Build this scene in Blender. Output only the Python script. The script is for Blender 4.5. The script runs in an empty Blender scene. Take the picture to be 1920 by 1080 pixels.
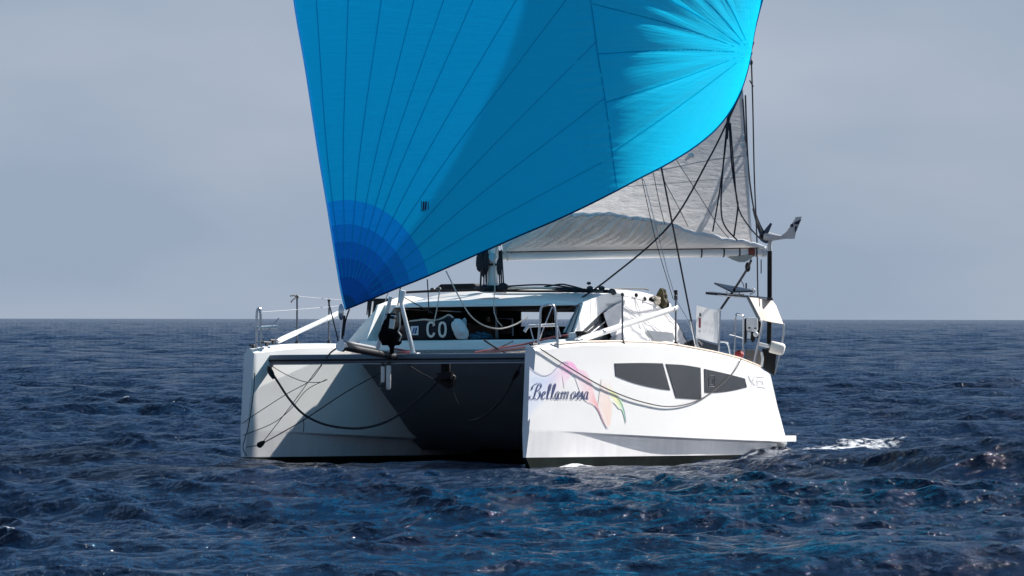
import bpy, bmesh, math, random
import numpy as np
from mathutils import Vector, Matrix
R_ = math.radians
sc = bpy.context.scene
COL = sc.collection
rng = np.random.default_rng(7)
random.seed(7)

# ---------------------------------------------------------------- camera, sky, sun, exposure
CAM_H = 2.5            # lens height above mean water, metres
F = 9000.0             # focal length in pixels of a 1920 px wide frame
HZ = 598.0             # horizon row
cam_d = bpy.data.cameras.new("camera"); cam = bpy.data.objects.new("camera", cam_d); COL.objects.link(cam)
cam.location = (0, 0, CAM_H); cam.rotation_euler = (R_(90), R_(-0.08), 0)
cam_d.sensor_width = 36; cam_d.lens = F / 1920 * 36; cam_d.shift_y = (HZ - 540) / 1920
cam_d.clip_start = 1; cam_d.clip_end = 80000
sc.camera = cam

SUN_AZ = 35.5          # degrees behind the picture plane, measured from picture right
SUN_EL = 37.0
a_, e_ = R_(SUN_AZ), R_(SUN_EL)
SDIR = Vector((math.cos(e_) * math.cos(a_), math.cos(e_) * math.sin(a_), math.sin(e_)))
sd = bpy.data.lights.new("sun", 'SUN'); so = bpy.data.objects.new("sun", sd); COL.objects.link(so)
sd.energy = 5.0; sd.angle = R_(0.53); sd.color = (1, 0.955, 0.90)
so.rotation_euler = SDIR.to_track_quat('Z', 'Y').to_euler(); so.location = SDIR * 60

w = bpy.data.worlds.new("World"); sc.world = w; w.use_nodes = True
nt = w.node_tree; nt.nodes.clear()
def N(t, ty, **kw):
    n = t.nodes.new(ty)
    for k, v in kw.items(): setattr(n, k, v)
    return n
out = N(nt, 'ShaderNodeOutputWorld'); bg = N(nt, 'ShaderNodeBackground'); bg.inputs[1].default_value = 0.1
sky = N(nt, 'ShaderNodeTexSky'); sky.sky_type = 'NISHITA'; sky.sun_disc = False
sky.sun_elevation = e_; sky.sun_rotation = math.atan2(SDIR.x, SDIR.y); sky.dust_density = 1.6; sky.air_density = 1.0; sky.ozone_density = 2.0
tc = N(nt, 'ShaderNodeTexCoord')
mp = N(nt, 'ShaderNodeMapping'); mp.inputs['Scale'].default_value = (8, 8, 24); mp.inputs['Location'].default_value = (0.35, 0.0, 0.2)
nz = N(nt, 'ShaderNodeTexNoise'); nz.inputs['Scale'].default_value = 1.15; nz.inputs['Detail'].default_value = 4; nz.inputs['Roughness'].default_value = 0.45
cr = N(nt, 'ShaderNodeValToRGB'); cr.color_ramp.elements[0].position = 0.36; cr.color_ramp.elements[1].position = 0.68
cr.color_ramp.elements[0].color = (1.80, 2.22, 2.86, 1); cr.color_ramp.elements[1].color = (2.44, 2.76, 3.30, 1)
nt.links.new(tc.outputs['Generated'], mp.inputs[0]); nt.links.new(mp.outputs[0], nz.inputs['Vector']); nt.links.new(nz.outputs[0], cr.inputs[0])
# hazy cloud low down, clearer and darker blue overhead
sx = N(nt, 'ShaderNodeSeparateXYZ'); nt.links.new(tc.outputs['Generated'], sx.inputs[0])
el = N(nt, 'ShaderNodeMapRange', interpolation_type='SMOOTHSTEP'); el.inputs[1].default_value = 0.065; el.inputs[2].default_value = 0.17; el.inputs[3].default_value = 0.88; el.inputs[4].default_value = 0.0
nt.links.new(sx.outputs[2], el.inputs[0])
hi = N(nt, 'ShaderNodeMix', data_type='RGBA'); hi.inputs[0].default_value = 0.88; hi.inputs[7].default_value = (0.44, 0.84, 1.50, 1)
mx = N(nt, 'ShaderNodeMix', data_type='RGBA')
nt.links.new(sky.outputs[0], hi.inputs[6]); nt.links.new(el.outputs[0], mx.inputs[0]); nt.links.new(hi.outputs[2], mx.inputs[6]); nt.links.new(cr.outputs[0], mx.inputs[7])
nt.links.new(mx.outputs[2], bg.inputs[0]); nt.links.new(bg.outputs[0], out.inputs[0])

vs = sc.view_settings; vs.view_transform = 'Standard'; vs.look = 'None'; vs.gamma = 1.0; vs.exposure = 0.92; vs.use_curve_mapping = False
sc.cycles.use_denoising = True
sc.cycles.max_bounces = 8; sc.cycles.transparent_max_bounces = 8

# ---------------------------------------------------------------- boat frame: x forward, y to port, z up from the boot line
TH, PI_, RO = R_(25.0), R_(1.1), R_(0.7)
fwd = Vector((-math.sin(TH), -math.cos(TH), 0)); prt = Vector((math.cos(TH), -math.sin(TH), 0)); Z = Vector((0, 0, 1))
bx = (fwd * math.cos(PI_) + Z * math.sin(PI_)).normalized()
by = (prt * math.cos(RO) + Z * math.sin(RO)); by = (by - bx * by.dot(bx)).normalized(); bz = bx.cross(by)
BR = Matrix((bx, by, bz)).transposed()
BO = Vector((-2.201, 81.125, 0.157))
BM = Matrix.Translation(BO) @ BR.to_4x4()
BRn = np.array(BR); BOn = np.array(BO); CAMn = np.array((0, 0, CAM_H))
def loc2px(p):
    q = BRn @ np.asarray(p, float) + BOn - CAMn
    return 960 + q[0] / q[1] * F, HZ - q[2] / q[1] * F
def _ray(px, py):
    d = np.array(((px - 960) / F, 1.0, -(py - HZ) / F))
    return BRn.T @ (CAMn - BOn), BRn.T @ d
def on(px, py, x=None, y=None, z=None, Y=None):
    """measured point: where the sight line meets a plane of the boat (x / y / z) or a distance Y"""
    o, d = _ray(px, py)
    if Y is not None: t = Y
    elif x is not None: t = (x - o[0]) / d[0]
    elif y is not None: t = (y - o[1]) / d[1]
    else: t = (z - o[2]) / d[2]
    return o + d * t
def depth(p): return (BRn @ np.asarray(p, float) + BOn)[1]

# ---------------------------------------------------------------- materials
MATS = {}
def mat(name, col, rough=0.45, metal=0.0, spec=0.5, var=0.0, vscale=3.0, bump=0.0, bscale=40.0, trans=0.0, coat=0.0, vmul=None):
    if name in MATS: return MATS[name]
    m = bpy.data.materials.new(name); m.use_nodes = True; t = m.node_tree
    p = t.nodes['Principled BSDF']
    p.inputs['Base Color'].default_value = (*col, 1); p.inputs['Roughness'].default_value = rough
    p.inputs['Metallic'].default_value = metal; p.inputs['Specular IOR Level'].default_value = spec
    p.inputs['Coat Weight'].default_value = coat
    tcn = N(t, 'ShaderNodeTexCoord')
    if var:
        n = N(t, 'ShaderNodeTexNoise'); n.inputs['Scale'].default_value = vscale; n.inputs['Detail'].default_value = 5
        mpn = N(t, 'ShaderNodeMapping'); mpn.inputs['Scale'].default_value = vmul or (1, 1, 1)
        r = N(t, 'ShaderNodeValToRGB'); r.color_ramp.elements[0].position = 0.3; r.color_ramp.elements[1].position = 0.7
        r.color_ramp.elements[0].color = (*[c * (1 - var) for c in col], 1); r.color_ramp.elements[1].color = (*[min(1, c * (1 + var * 0.5)) for c in col], 1)
        t.links.new(tcn.outputs['Object'], mpn.inputs[0]); t.links.new(mpn.outputs[0], n.inputs['Vector'])
        t.links.new(n.outputs[0], r.inputs[0]); t.links.new(r.outputs[0], p.inputs['Base Color'])
    if bump:
        n2 = N(t, 'ShaderNodeTexNoise'); n2.inputs['Scale'].default_value = bscale; n2.inputs['Detail'].default_value = 3
        b = N(t, 'ShaderNodeBump'); b.inputs['Strength'].default_value = bump; b.inputs['Distance'].default_value = 0.02
        t.links.new(tcn.outputs['Object'], n2.inputs['Vector']); t.links.new(n2.outputs[0], b.inputs['Height']); t.links.new(b.outputs[0], p.inputs['Normal'])
    if trans:
        tr = N(t, 'ShaderNodeBsdfTranslucent'); tr.inputs[0].default_value = (*col, 1)
        ms = N(t, 'ShaderNodeMixShader'); ms.inputs[0].default_value = trans
        o = t.nodes['Material Output']; t.links.new(p.outputs[0], ms.inputs[1]); t.links.new(tr.outputs[0], ms.inputs[2]); t.links.new(ms.outputs[0], o.inputs[0])
    MATS[name] = m; return m
GEL = mat('white gelcoat', (0.80, 0.80, 0.79), 0.28, var=0.05, vscale=0.7, vmul=(1, 1, 2.5))
GELS = mat('stained gelcoat', (0.74, 0.73, 0.735), 0.4, var=0.08, vscale=2.2, vmul=(2.6, 2.6, 0.7))
GELD = mat('grey gelcoat', (0.62, 0.66, 0.68), 0.4, var=0.08, vscale=2)
ANTI = mat('dark green antifouling', (0.004, 0.010, 0.009), 0.8, spec=0.08, var=0.5, vscale=4)
GLASS = mat('tinted acrylic', (0.050, 0.053, 0.058), 0.07, var=0.1, vscale=2)
SHADE = mat('interior shade', (0.012, 0.012, 0.015), 0.8, var=0.5, vscale=3)  # near-black base stands in for shade inside the cabin
BLACK = mat('black plastic', (0.008, 0.008, 0.010), 0.6, spec=0.25, var=0.3, vscale=8)
BKCLOTH = mat('black cloth', (0.005, 0.005, 0.007), 0.95, spec=0.05, var=0.4, vscale=9, bump=0.6, bscale=14)
ROPEK = mat('dark rope', (0.018, 0.020, 0.028), 0.85, var=0.4, vscale=30)
ROPEW = mat('pale rope', (0.55, 0.52, 0.46), 0.85, var=0.2, vscale=30)
ROPER = mat('red rope', (0.33, 0.10, 0.11), 0.85, var=0.2, vscale=30)
STEEL = mat('stainless steel', (0.62, 0.64, 0.66), 0.25, metal=1.0)
ALU = mat('white mast paint', (0.78, 0.77, 0.75), 0.35, var=0.06, vscale=2)
BEAM = mat('anodised grey beam', (0.13, 0.155, 0.185), 0.45, var=0.12, vscale=3)
CLOTHW = mat('white cloth', (0.66, 0.655, 0.67), 0.85, var=0.07, vscale=3, bump=0.3, bscale=9)
NAVY = mat('navy bag cloth', (0.006, 0.008, 0.018), 0.8, var=0.4, vscale=6, bump=0.4, bscale=12)
CREAM = mat('cream canvas', (0.74, 0.64, 0.56), 0.85, var=0.06, vscale=3, bump=0.3, bscale=10)

# ---------------------------------------------------------------- mesh builder
class MB:
    def __init__(s): s.v = []; s.f = []; s.m = []; s.mi = 0
    def add(s, verts, faces):
        b = len(s.v); s.v.extend([tuple(map(float, p)) for p in verts])
        s.f.extend([tuple(i + b for i in f) for f in faces]); s.m.extend([s.mi] * len(faces))
    def grid(s, P, closeu=False, closev=False):
        P = np.asarray(P, float); a, b = P.shape[:2]
        fs = []
        for i in range(a if closeu else a - 1):
            for j in range(b if closev else b - 1):
                i2, j2 = (i + 1) % a, (j + 1) % b
                fs.append((i * b + j, i2 * b + j, i2 * b + j2, i * b + j2))
        s.add(P.reshape(-1, 3), fs)
    def tube(s, pts, r, n=8, r2=None, cap=True):
        P = np.asarray(pts, float)
        if len(P) < 2: return
        rs = np.linspace(r, r if r2 is None else r2, len(P)) if np.isscalar(r) else np.asarray(r)
        T = np.gradient(P, axis=0); T /= np.linalg.norm(T, axis=1, keepdims=True) + 1e-12
        up = np.array((0, 0, 1.0)) if abs(T[0][2]) < 0.9 else np.array((1.0, 0, 0))
        rings = []; u = np.cross(T[0], up); u /= np.linalg.norm(u)
        for k in range(len(P)):
            u = u - T[k] * u.dot(T[k]); u /= np.linalg.norm(u) + 1e-12; v = np.cross(T[k], u)
            an = np.arange(n) * 2 * math.pi / n
            rings.append(P[k] + rs[k] * (np.cos(an)[:, None] * u + np.sin(an)[:, None] * v))
        b0 = len(s.v); s.grid(np.array(rings), closev=True)
        if cap:
            s.f.append(tuple(b0 + i for i in range(n))[::-1]); s.m.append(s.mi)
            e = b0 + (len(P) - 1) * n
            s.f.append(tuple(e + i for i in range(n))); s.m.append(s.mi)
    def box(s, c, d, rot=None):
        c = np.asarray(c, float); h = np.asarray(d, float) / 2
        q = np.array([(x, y, z) for x in (-1, 1) for y in (-1, 1) for z in (-1, 1)]) * h
        if rot is not None: q = q @ np.asarray(rot).T
        s.add(q + c, [(0, 1, 3, 2), (4, 6, 7, 5), (0, 4, 5, 1), (2, 3, 7, 6), (0, 2, 6, 4), (1, 5, 7, 3)])
    def poly(s, pts, thick=None):
        """flat outline; thick = vector for the extrusion"""
        P = np.asarray(pts, float); n = len(P)
        if thick is None: s.add(P, [tuple(range(n))]); return
        Q = P + np.asarray(thick, float)
        s.add(np.vstack([P, Q]), [tuple(range(n)), tuple(range(2 * n - 1, n - 1, -1))] + [(i, i + n, (i + 1) % n + n, (i + 1) % n) for i in range(n)])
    def lathe(s, a, b, prof, n=20):
        """prof: (t along a->b, radius)"""
        a, b = np.asarray(a, float), np.asarray(b, float)
        P = [a + (b - a) * t for t, _ in prof]; ax = (b - a) / np.linalg.norm(b - a)
        u = np.cross(ax, (0, 0, 1.0) if abs(ax[2]) < 0.9 else (1.0, 0, 0)); u /= np.linalg.norm(u); v = np.cross(ax, u)
        an = np.arange(n) * 2 * math.pi / n
        rings = [p + r * (np.cos(an)[:, None] * u + np.sin(an)[:, None] * v) for p, (_, r) in zip(P, prof)]
        s.grid(np.array(rings), closev=True)
    def ellipsoid(s, c, r, rot=None, nu=14, nv=20, noise=0.0):
        th = np.linspace(0.02, math.pi - 0.02, nu); ph = np.arange(nv) * 2 * math.pi / nv
        P = np.stack([np.sin(th)[:, None] * np.cos(ph), np.sin(th)[:, None] * np.sin(ph), np.cos(th)[:, None] + 0 * ph], -1)
        if noise: P = P * (1 + noise * (np.sin(5 * ph + 3 * th[:, None]) * 0.5 + np.sin(9 * th[:, None] - 4 * ph) * 0.5))[..., None]
        P = P * np.asarray(r)
        if rot is not None: P = P @ np.asarray(rot).T
        s.grid(P + np.asarray(c), closev=True)
    def build(s, name, mats, parent=None, smooth=True, bevel=0.0, sharp=35):
        mats = mats if isinstance(mats, (list, tuple)) else [mats]
        me = bpy.data.meshes.new(name)
        base = np.array(parent['_base']) if parent is not None and '_base' in parent.keys() else np.zeros(3)
        V = np.array(s.v) - base
        me.from_pydata(V.tolist(), [], s.f)
        for m in mats: me.materials.append(m)
        me.polygons.foreach_set('material_index', s.m)
        bm = bmesh.new(); bm.from_mesh(me); bmesh.ops.recalc_face_normals(bm, faces=bm.faces)
        if bevel:
            bmesh.ops.remove_doubles(bm, verts=bm.verts, dist=1e-5)
            bmesh.ops.bevel(bm, geom=[e for e in bm.edges if len(e.link_faces) == 2 and e.calc_face_angle(0) > R_(30)], offset=bevel, segments=2, affect='EDGES', profile=0.6)
        if smooth:
            for f_ in bm.faces: f_.smooth = True
            for e in bm.edges:
                if len(e.link_faces) == 2 and e.calc_face_angle(0) > R_(sharp): e.smooth = False
        bm.to_mesh(me); bm.free()
        o = bpy.data.objects.new(name, me); COL.objects.link(o)
        if parent is not None:
            o.parent = parent
            o['_base'] = tuple(base)
        else: o['_base'] = (0.0, 0.0, 0.0)
        return o
BASES = []
def thing(name, label, cat, base=(0, 0, 0), group=None):
    o = bpy.data.objects.new(name, None); COL.objects.link(o); o.empty_display_size = 0.2
    o.matrix_world = BM @ Matrix.Translation(Vector(base))
    o['_base'] = tuple(float(c) for c in base); o['label'] = label; o['category'] = cat
    if group: o['group'] = group
    return o
def single(name, mb, mats, label, cat, base, group=None, **kw):
    """a thing that is one mesh; its origin lies at base"""
    o = mb.build(name, mats, None, **kw); b = Vector([float(c) for c in base])
    o.data.transform(Matrix.Translation(-b)); o.matrix_world = BM @ Matrix.Translation(b)
    o['_base'] = tuple(b); o['label'] = label; o['category'] = cat
    if group: o['group'] = group
    return o
def cat(pts, n=8):
    """Catmull-Rom through the points"""
    P = np.asarray(pts, float)
    if len(P) < 3: return np.array([P[0] + (P[-1] - P[0]) * t for t in np.linspace(0, 1, n)])
    E = np.vstack([2 * P[0] - P[1], P, 2 * P[-1] - P[-2]]); o = []
    for i in range(1, len(E) - 2):
        p0, p1, p2, p3 = E[i - 1:i + 3]
        for t in np.arange(n) / n:
            o.append(0.5 * (2 * p1 + (p2 - p0) * t + (2 * p0 - 5 * p1 + 4 * p2 - p3) * t ** 2 + (3 * p1 - p0 - 3 * p2 + p3) * t ** 3))
    o.append(P[-1]); return np.array(o)
def sstep(a, b, x): t = np.clip((np.asarray(x, float) - a) / (b - a), 0, 1); return t * t * (3 - 2 * t)

def each(name, makers, m, parent, **kw):
    """one mesh per piece, all of one name; returns the first"""
    first = None
    for mk_ in makers:
        q = MB(); mk_(q); o = q.build(name, m, parent, **kw); first = first or o
    return first

# half-beam of a hull along its length (also shapes the foam that hugs it)
def wid(x):
    s = np.clip(-np.asarray(x, float) / 6.2, 0, 1)
    return 0.055 + 0.655 * (1 - (1 - s) ** 1.65) - 0.10 * sstep(7.0, 10.6, -np.asarray(x, float))

# ---------------------------------------------------------------- water: one polar sheet round the camera, out to the horizon
SEA_REFL = 0.84
def build_water():
    r = np.concatenate([[2.0], np.linspace(4, 40, 50)[:-1], np.arange(40, 118, 0.078)])
    g = [r[-1]]; st = 0.079
    while g[-1] < 600: st = min(st * 1.0024, 0.55); g.append(g[-1] + st)
    while g[-1] < 2600: st = min(st * 1.0022, 2.4); g.append(g[-1] + st)
    while g[-1] < 42000: st *= 1.0125; g.append(g[-1] + st)
    r = np.concatenate([r, g[1:]])
    th = np.concatenate([np.radians(np.arange(-8.2, 8.2001, 0.058))]); st = 0.058; a = 8.2; ex = []
    while a < 178: st *= 1.16; a += st; ex.append(min(a, 179.9))
    ex = np.radians(np.array(ex)); th = np.concatenate([-ex[::-1], th, ex])
    dr = np.gradient(r)
    X0 = r[:, None] * np.sin(th); Y0 = r[:, None] * np.cos(th)
    dth = np.gradient(th); cell = np.maximum(dr[:, None], r[:, None] * dth[None, :])
    X, Y, H = X0.copy(), Y0.copy(), np.zeros_like(X0)
    g2 = np.random.default_rng(11)
    wind = R_(-112)                       # waves run towards the camera and to the left
    nw = 112
    lam = np.geomspace(0.28, 15.0, nw); ang = wind + g2.normal(0, 1, nw) * (0.75 - 0.4 * np.linspace(0, 1, nw)); ph = g2.uniform(0, 6.283, nw)
    k = 2 * math.pi / lam
    amp = 1 / k * np.interp(np.log(lam), np.log([0.28, 0.5, 1.2, 3.0, 6.0, 15.0]), [0.054, 0.066, 0.050, 0.027, 0.023, 0.014])
    crest = np.zeros_like(X0)
    gust = 0.80 + 0.32 * np.sin(X0 * 0.23 + 1.3 * np.sin(Y0 * 0.05)) * np.sin(Y0 * 0.083 + X0 * 0.12 + 1.0) + 0.12 * np.sin(X0 * 0.9 + 0.31 * Y0 + 2 * np.sin(0.21 * Y0))
    for i in range(nw):
        fade = 1 - sstep(0.24, 0.45, cell / lam[i])
        if lam[i] < 3: fade = fade * gust
        cx, cy = math.cos(ang[i]), math.sin(ang[i])
        p = k[i] * (X0 * cx + Y0 * cy) + ph[i]
        s, c = np.sin(p), np.cos(p)
        H += amp[i] * fade * c
        X -= 0.75 * amp[i] * fade * s * cx; Y -= 0.75 * amp[i] * fade * s * cy
        if lam[i] < 9: crest += k[i] * amp[i] * fade * c
    # boat disturbance
    fo, po = np.array(fwd)[:2], np.array(prt)[:2]
    dx, dy = X0 - BO.x, Y0 - BO.y
    lx = dx * fo[0] + dy * fo[1]; ly = dx * po[0] + dy * po[1]
    foam = np.zeros_like(X0)
    calm = np.exp(-((lx + 3) / 7) ** 2 - (ly / 4.2) ** 2)
    H *= 1 - 0.40 * calm
    for s_ in (-1, 1):
        y0 = s_ * 2.663
        side = np.abs(ly - y0)
        # small bow wave hugging each hull, wake behind each transom
        bow = np.exp(-((lx + 0.35 + (1.1 if s_ > 0 else 0)) / (0.6 if s_ < 0 else 0.8)) ** 2) * np.exp(-((side - 0.30) / 0.16) ** 2)
        H += 0.05 * bow; foam += 1.9 * bow
        H -= (0.08 if s_ > 0 else 0.15) * np.exp(-((lx + 1.2) / 3.6) ** 2) * np.exp(-(side / 1.7) ** 2)
        wake = sstep(-10.0, -10.4, lx) * np.exp(-np.clip(-10.6 - lx, 0, 99) / 7.0)
        foam += 2.0 * wake * np.exp(-((side) / (0.50 + 0.06 * np.clip(-10.6 - lx, 0, 30))) ** 2)
        H += 0.03 * wake * np.exp(-(side / 0.6) ** 2) * np.exp(-np.clip(-10.6 - lx, 0, 99) / 2.0)
        foam += 0.50 * sstep(0.1, -0.6, lx) * sstep(-11.0, -9.5, lx) * np.exp(-((side - wid(np.clip(lx, -10.5, 0)) - 0.02) / 0.07) ** 2)
        foam += 1.6 * np.exp(-((lx + 11.0) / 0.8) ** 2) * np.exp(-((side) / 0.7) ** 2)
        foam += 0.26 * sstep(-5, -10, lx) * sstep(-11.5, -9.5, lx) * np.exp(-((side - 0.72) / 0.16) ** 2)
    # whitecaps scattered where crests are sharpest
    hi = crest - np.percentile(crest[60:1050, 20:-20], 99.985)
    foam += np.where((r[:, None] > 42), np.clip(hi * 9, 0, 1.0), 0)
    H[-1, :] = -0.5; H[-2, :] = 0
    P = np.stack([X, Y, H], -1)
    nr, nc = X.shape
    me = bpy.data.meshes.new('water')
    idx = np.arange(nr * nc).reshape(nr, nc)
    q = np.stack([idx[:-1, :-1], idx[:-1, 1:], idx[1:, 1:], idx[1:, :-1]], -1)
    seam = np.stack([idx[:-1, -1], idx[:-1, 0], idx[1:, 0], idx[1:, -1]], -1)
    q = np.concatenate([q.reshape(-1, 4), seam])
    me.vertices.add(nr * nc); me.vertices.foreach_set('co', P.reshape(-1).astype(np.float32))
    me.loops.add(q.size); me.loops.foreach_set('vertex_index', q.reshape(-1).astype(np.int32))
    me.polygons.add(len(q)); me.polygons.foreach_set('loop_start', (np.arange(len(q)) * 4).astype(np.int32))
    me.update(calc_edges=True)
    me.polygons.foreach_set('use_smooth', np.ones(len(q), bool))
    at = me.attributes.new('foam', 'FLOAT', 'POINT'); at.data.foreach_set('value', np.clip(foam, 0, 1.5).reshape(-1).astype(np.float32))
    me.update()
    m = bpy.data.materials.new('sea water'); m.use_nodes = True; t = m.node_tree; t.nodes.clear()
    dif = N(t, 'ShaderNodeBsdfDiffuse'); glo = N(t, 'ShaderNodeBsdfGlossy'); glo.inputs['Color'].default_value = (0.95, 0.97, 1, 1)
    fr = N(t, 'ShaderNodeFresnel'); fr.inputs['IOR'].default_value = 1.33
    cap = N(t, 'ShaderNodeMapRange'); cap.inputs[1].default_value = 0.0; cap.inputs[2].default_value = 1.0; cap.inputs[3].default_value = 0.0; cap.inputs[4].default_value = SEA_REFL
    msh = N(t, 'ShaderNodeMixShader'); fo_ = N(t, 'ShaderNodeMixShader'); fdi = N(t, 'ShaderNodeBsdfDiffuse'); fdi.inputs[0].default_value = (0.72, 0.75, 0.78, 1)
    mo = N(t, 'ShaderNodeOutputMaterial'); glo.inputs['Roughness'].default_value = 0.06
    pw = N(t, 'ShaderNodeMath', operation='POWER'); pw.inputs[1].default_value = 1.0; t.links.new(fr.outputs[0], pw.inputs[0]); t.links.new(pw.outputs[0], cap.inputs[0]); t.links.new(cap.outputs[0], msh.inputs[0]); t.links.new(dif.outputs[0], msh.inputs[1]); t.links.new(glo.outputs[0], msh.inputs[2])
    t.links.new(msh.outputs[0], fo_.inputs[1]); t.links.new(fdi.outputs[0], fo_.inputs[2]); t.links.new(fo_.outputs[0], mo.inputs[0])
    tcn = N(t, 'ShaderNodeTexCoord')
    def noise(scale, mul, det=4, rough=0.55):
        mm = N(t, 'ShaderNodeMapping'); mm.inputs['Scale'].default_value = mul
        n = N(t, 'ShaderNodeTexNoise'); n.inputs['Scale'].default_value = scale; n.inputs['Detail'].default_value = det; n.inputs['Roughness'].default_value = rough
        t.links.new(tcn.outputs['Object'], mm.inputs[0]); t.links.new(mm.outputs[0], n.inputs['Vector']); return n
    n1 = noise(9.0, (1, 0.6, 1), 5, 0.66); n2 = noise(0.55, (1, 0.6, 1), 4)
    b1 = N(t, 'ShaderNodeBump'); b1.inputs['Strength'].default_value = 1.0; b1.inputs['Distance'].default_value = 0.055
    b2 = N(t, 'ShaderNodeBump'); b2.inputs['Strength'].default_value = 0.5; b2.inputs['Distance'].default_value = 0.22
    t.links.new(n1.outputs[0], b1.inputs['Height']); t.links.new(n2.outputs[0], b2.inputs['Height'])
    n0 = noise(0.16, (1, 0.7, 1), 6, 0.66); b0 = N(t, 'ShaderNodeBump'); b0.inputs['Strength'].default_value = 0.6; b0.inputs['Distance'].default_value = 2.2; t.links.new(n0.outputs[0], b0.inputs['Height']); t.links.new(b0.outputs[0], b2.inputs['Normal'])
    t.links.new(b2.outputs[0], b1.inputs['Normal']); [t.links.new(b1.outputs[0], q.inputs['Normal']) for q in (dif, glo, fr)]
    cr = N(t, 'ShaderNodeValToRGB'); cr.color_ramp.elements[0].position = 0.35; cr.color_ramp.elements[1].position = 0.7
    cr.color_ramp.elements[0].color = (0.0012, 0.0088, 0.030, 1); cr.color_ramp.elements[1].color = (0.0020, 0.0168, 0.046, 1)
    n3 = noise(0.16, (1, 0.5, 1), 3); t.links.new(n3.outputs[0], cr.inputs[0])
    # foam broken up by noise
    fa = N(t, 'ShaderNodeAttribute', attribute_name='foam'); n4 = noise(6.0, (1, 0.7, 1), 6, 0.7)
    mr = N(t, 'ShaderNodeMapRange'); mr.inputs[1].default_value = 0.30; mr.inputs[2].default_value = 0.72; mr.inputs[3].default_value = 0; mr.inputs[4].default_value = 1
    t.links.new(n4.outputs[0], mr.inputs[0])
    mu = N(t, 'ShaderNodeMath', operation='MULTIPLY'); t.links.new(fa.outputs['Fac'], mu.inputs[0]); t.links.new(mr.outputs[0], mu.inputs[1])
    mr2 = N(t, 'ShaderNodeMapRange'); mr2.inputs[1].default_value = 0.28; mr2.inputs[2].default_value = 0.62; t.links.new(mu.outputs[0], mr2.inputs[0])
    t.links.new(mr2.outputs[0], fo_.inputs[0]); t.links.new(cr.outputs[0], dif.inputs[0])
    me.materials.append(m)
    o = bpy.data.objects.new('water', me); COL.objects.link(o)
    o['kind'] = 'structure'; o['label'] = 'dark blue choppy open sea'
    return o
build_water()

# ---------------------------------------------------------------- catamaran
cata = thing('catamaran', 'white cruising catamaran sailing bows-on with colourful swirl on its port bow', 'catamaran', (0, 0, 0))
HY = 2.663
def hull_pt(px, py, eps=0.0, side=1):
    """point of the port hull's flat outer topside that shows at this place"""
    y = HY
    for _ in range(30):
        p = on(px, py, y=y); y = HY + float(wid(min(0, p[0]))) + eps
    return on(px, py, y=y)
deck_px = [(990, 655), (1011, 652), (1050, 647), (1092, 642.8), (1166, 641.5), (1220, 643), (1265, 646.5), (1305, 653.5), (1349, 662), (1393, 673), (1430, 688), (1444, 699)]
ch_px = [(988, 804), (1060, 808), (1140, 813), (1240, 818), (1313, 821.5), (1400, 825), (1468, 827), (1492, 828)]
dk = np.array([hull_pt(*p) for p in deck_px]); chn = np.array([hull_pt(*p) for p in ch_px])
def mk(arr):
    o = np.argsort(arr[:, 0]); xs, zs = arr[o, 0], arr[o, 2]
    g = np.linspace(-11.5, 0.5, 241); v = np.interp(g, xs, zs); kk = np.ones(9) / 9
    v2 = np.convolve(np.pad(v, 4, mode='edge'), kk, 'valid'); return lambda x: np.interp(x, g, v2)
zdeck, zch = mk(dk), mk(chn)
X_DECK = float(dk[-1, 0]); X_TR = float(hull_pt(1468, 812)[0]); X_STEP = float(hull_pt(1492, 818)[0]); X_BOT = float(hull_pt(1477, 851)[0])
Z_STEP = float(hull_pt(1480, 816)[2])
print('hull', dk[:, [0, 2]].round(2).tolist(), chn[:, [0, 2]].round(2).tolist(), X_DECK, X_TR, X_STEP, X_BOT)
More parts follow.
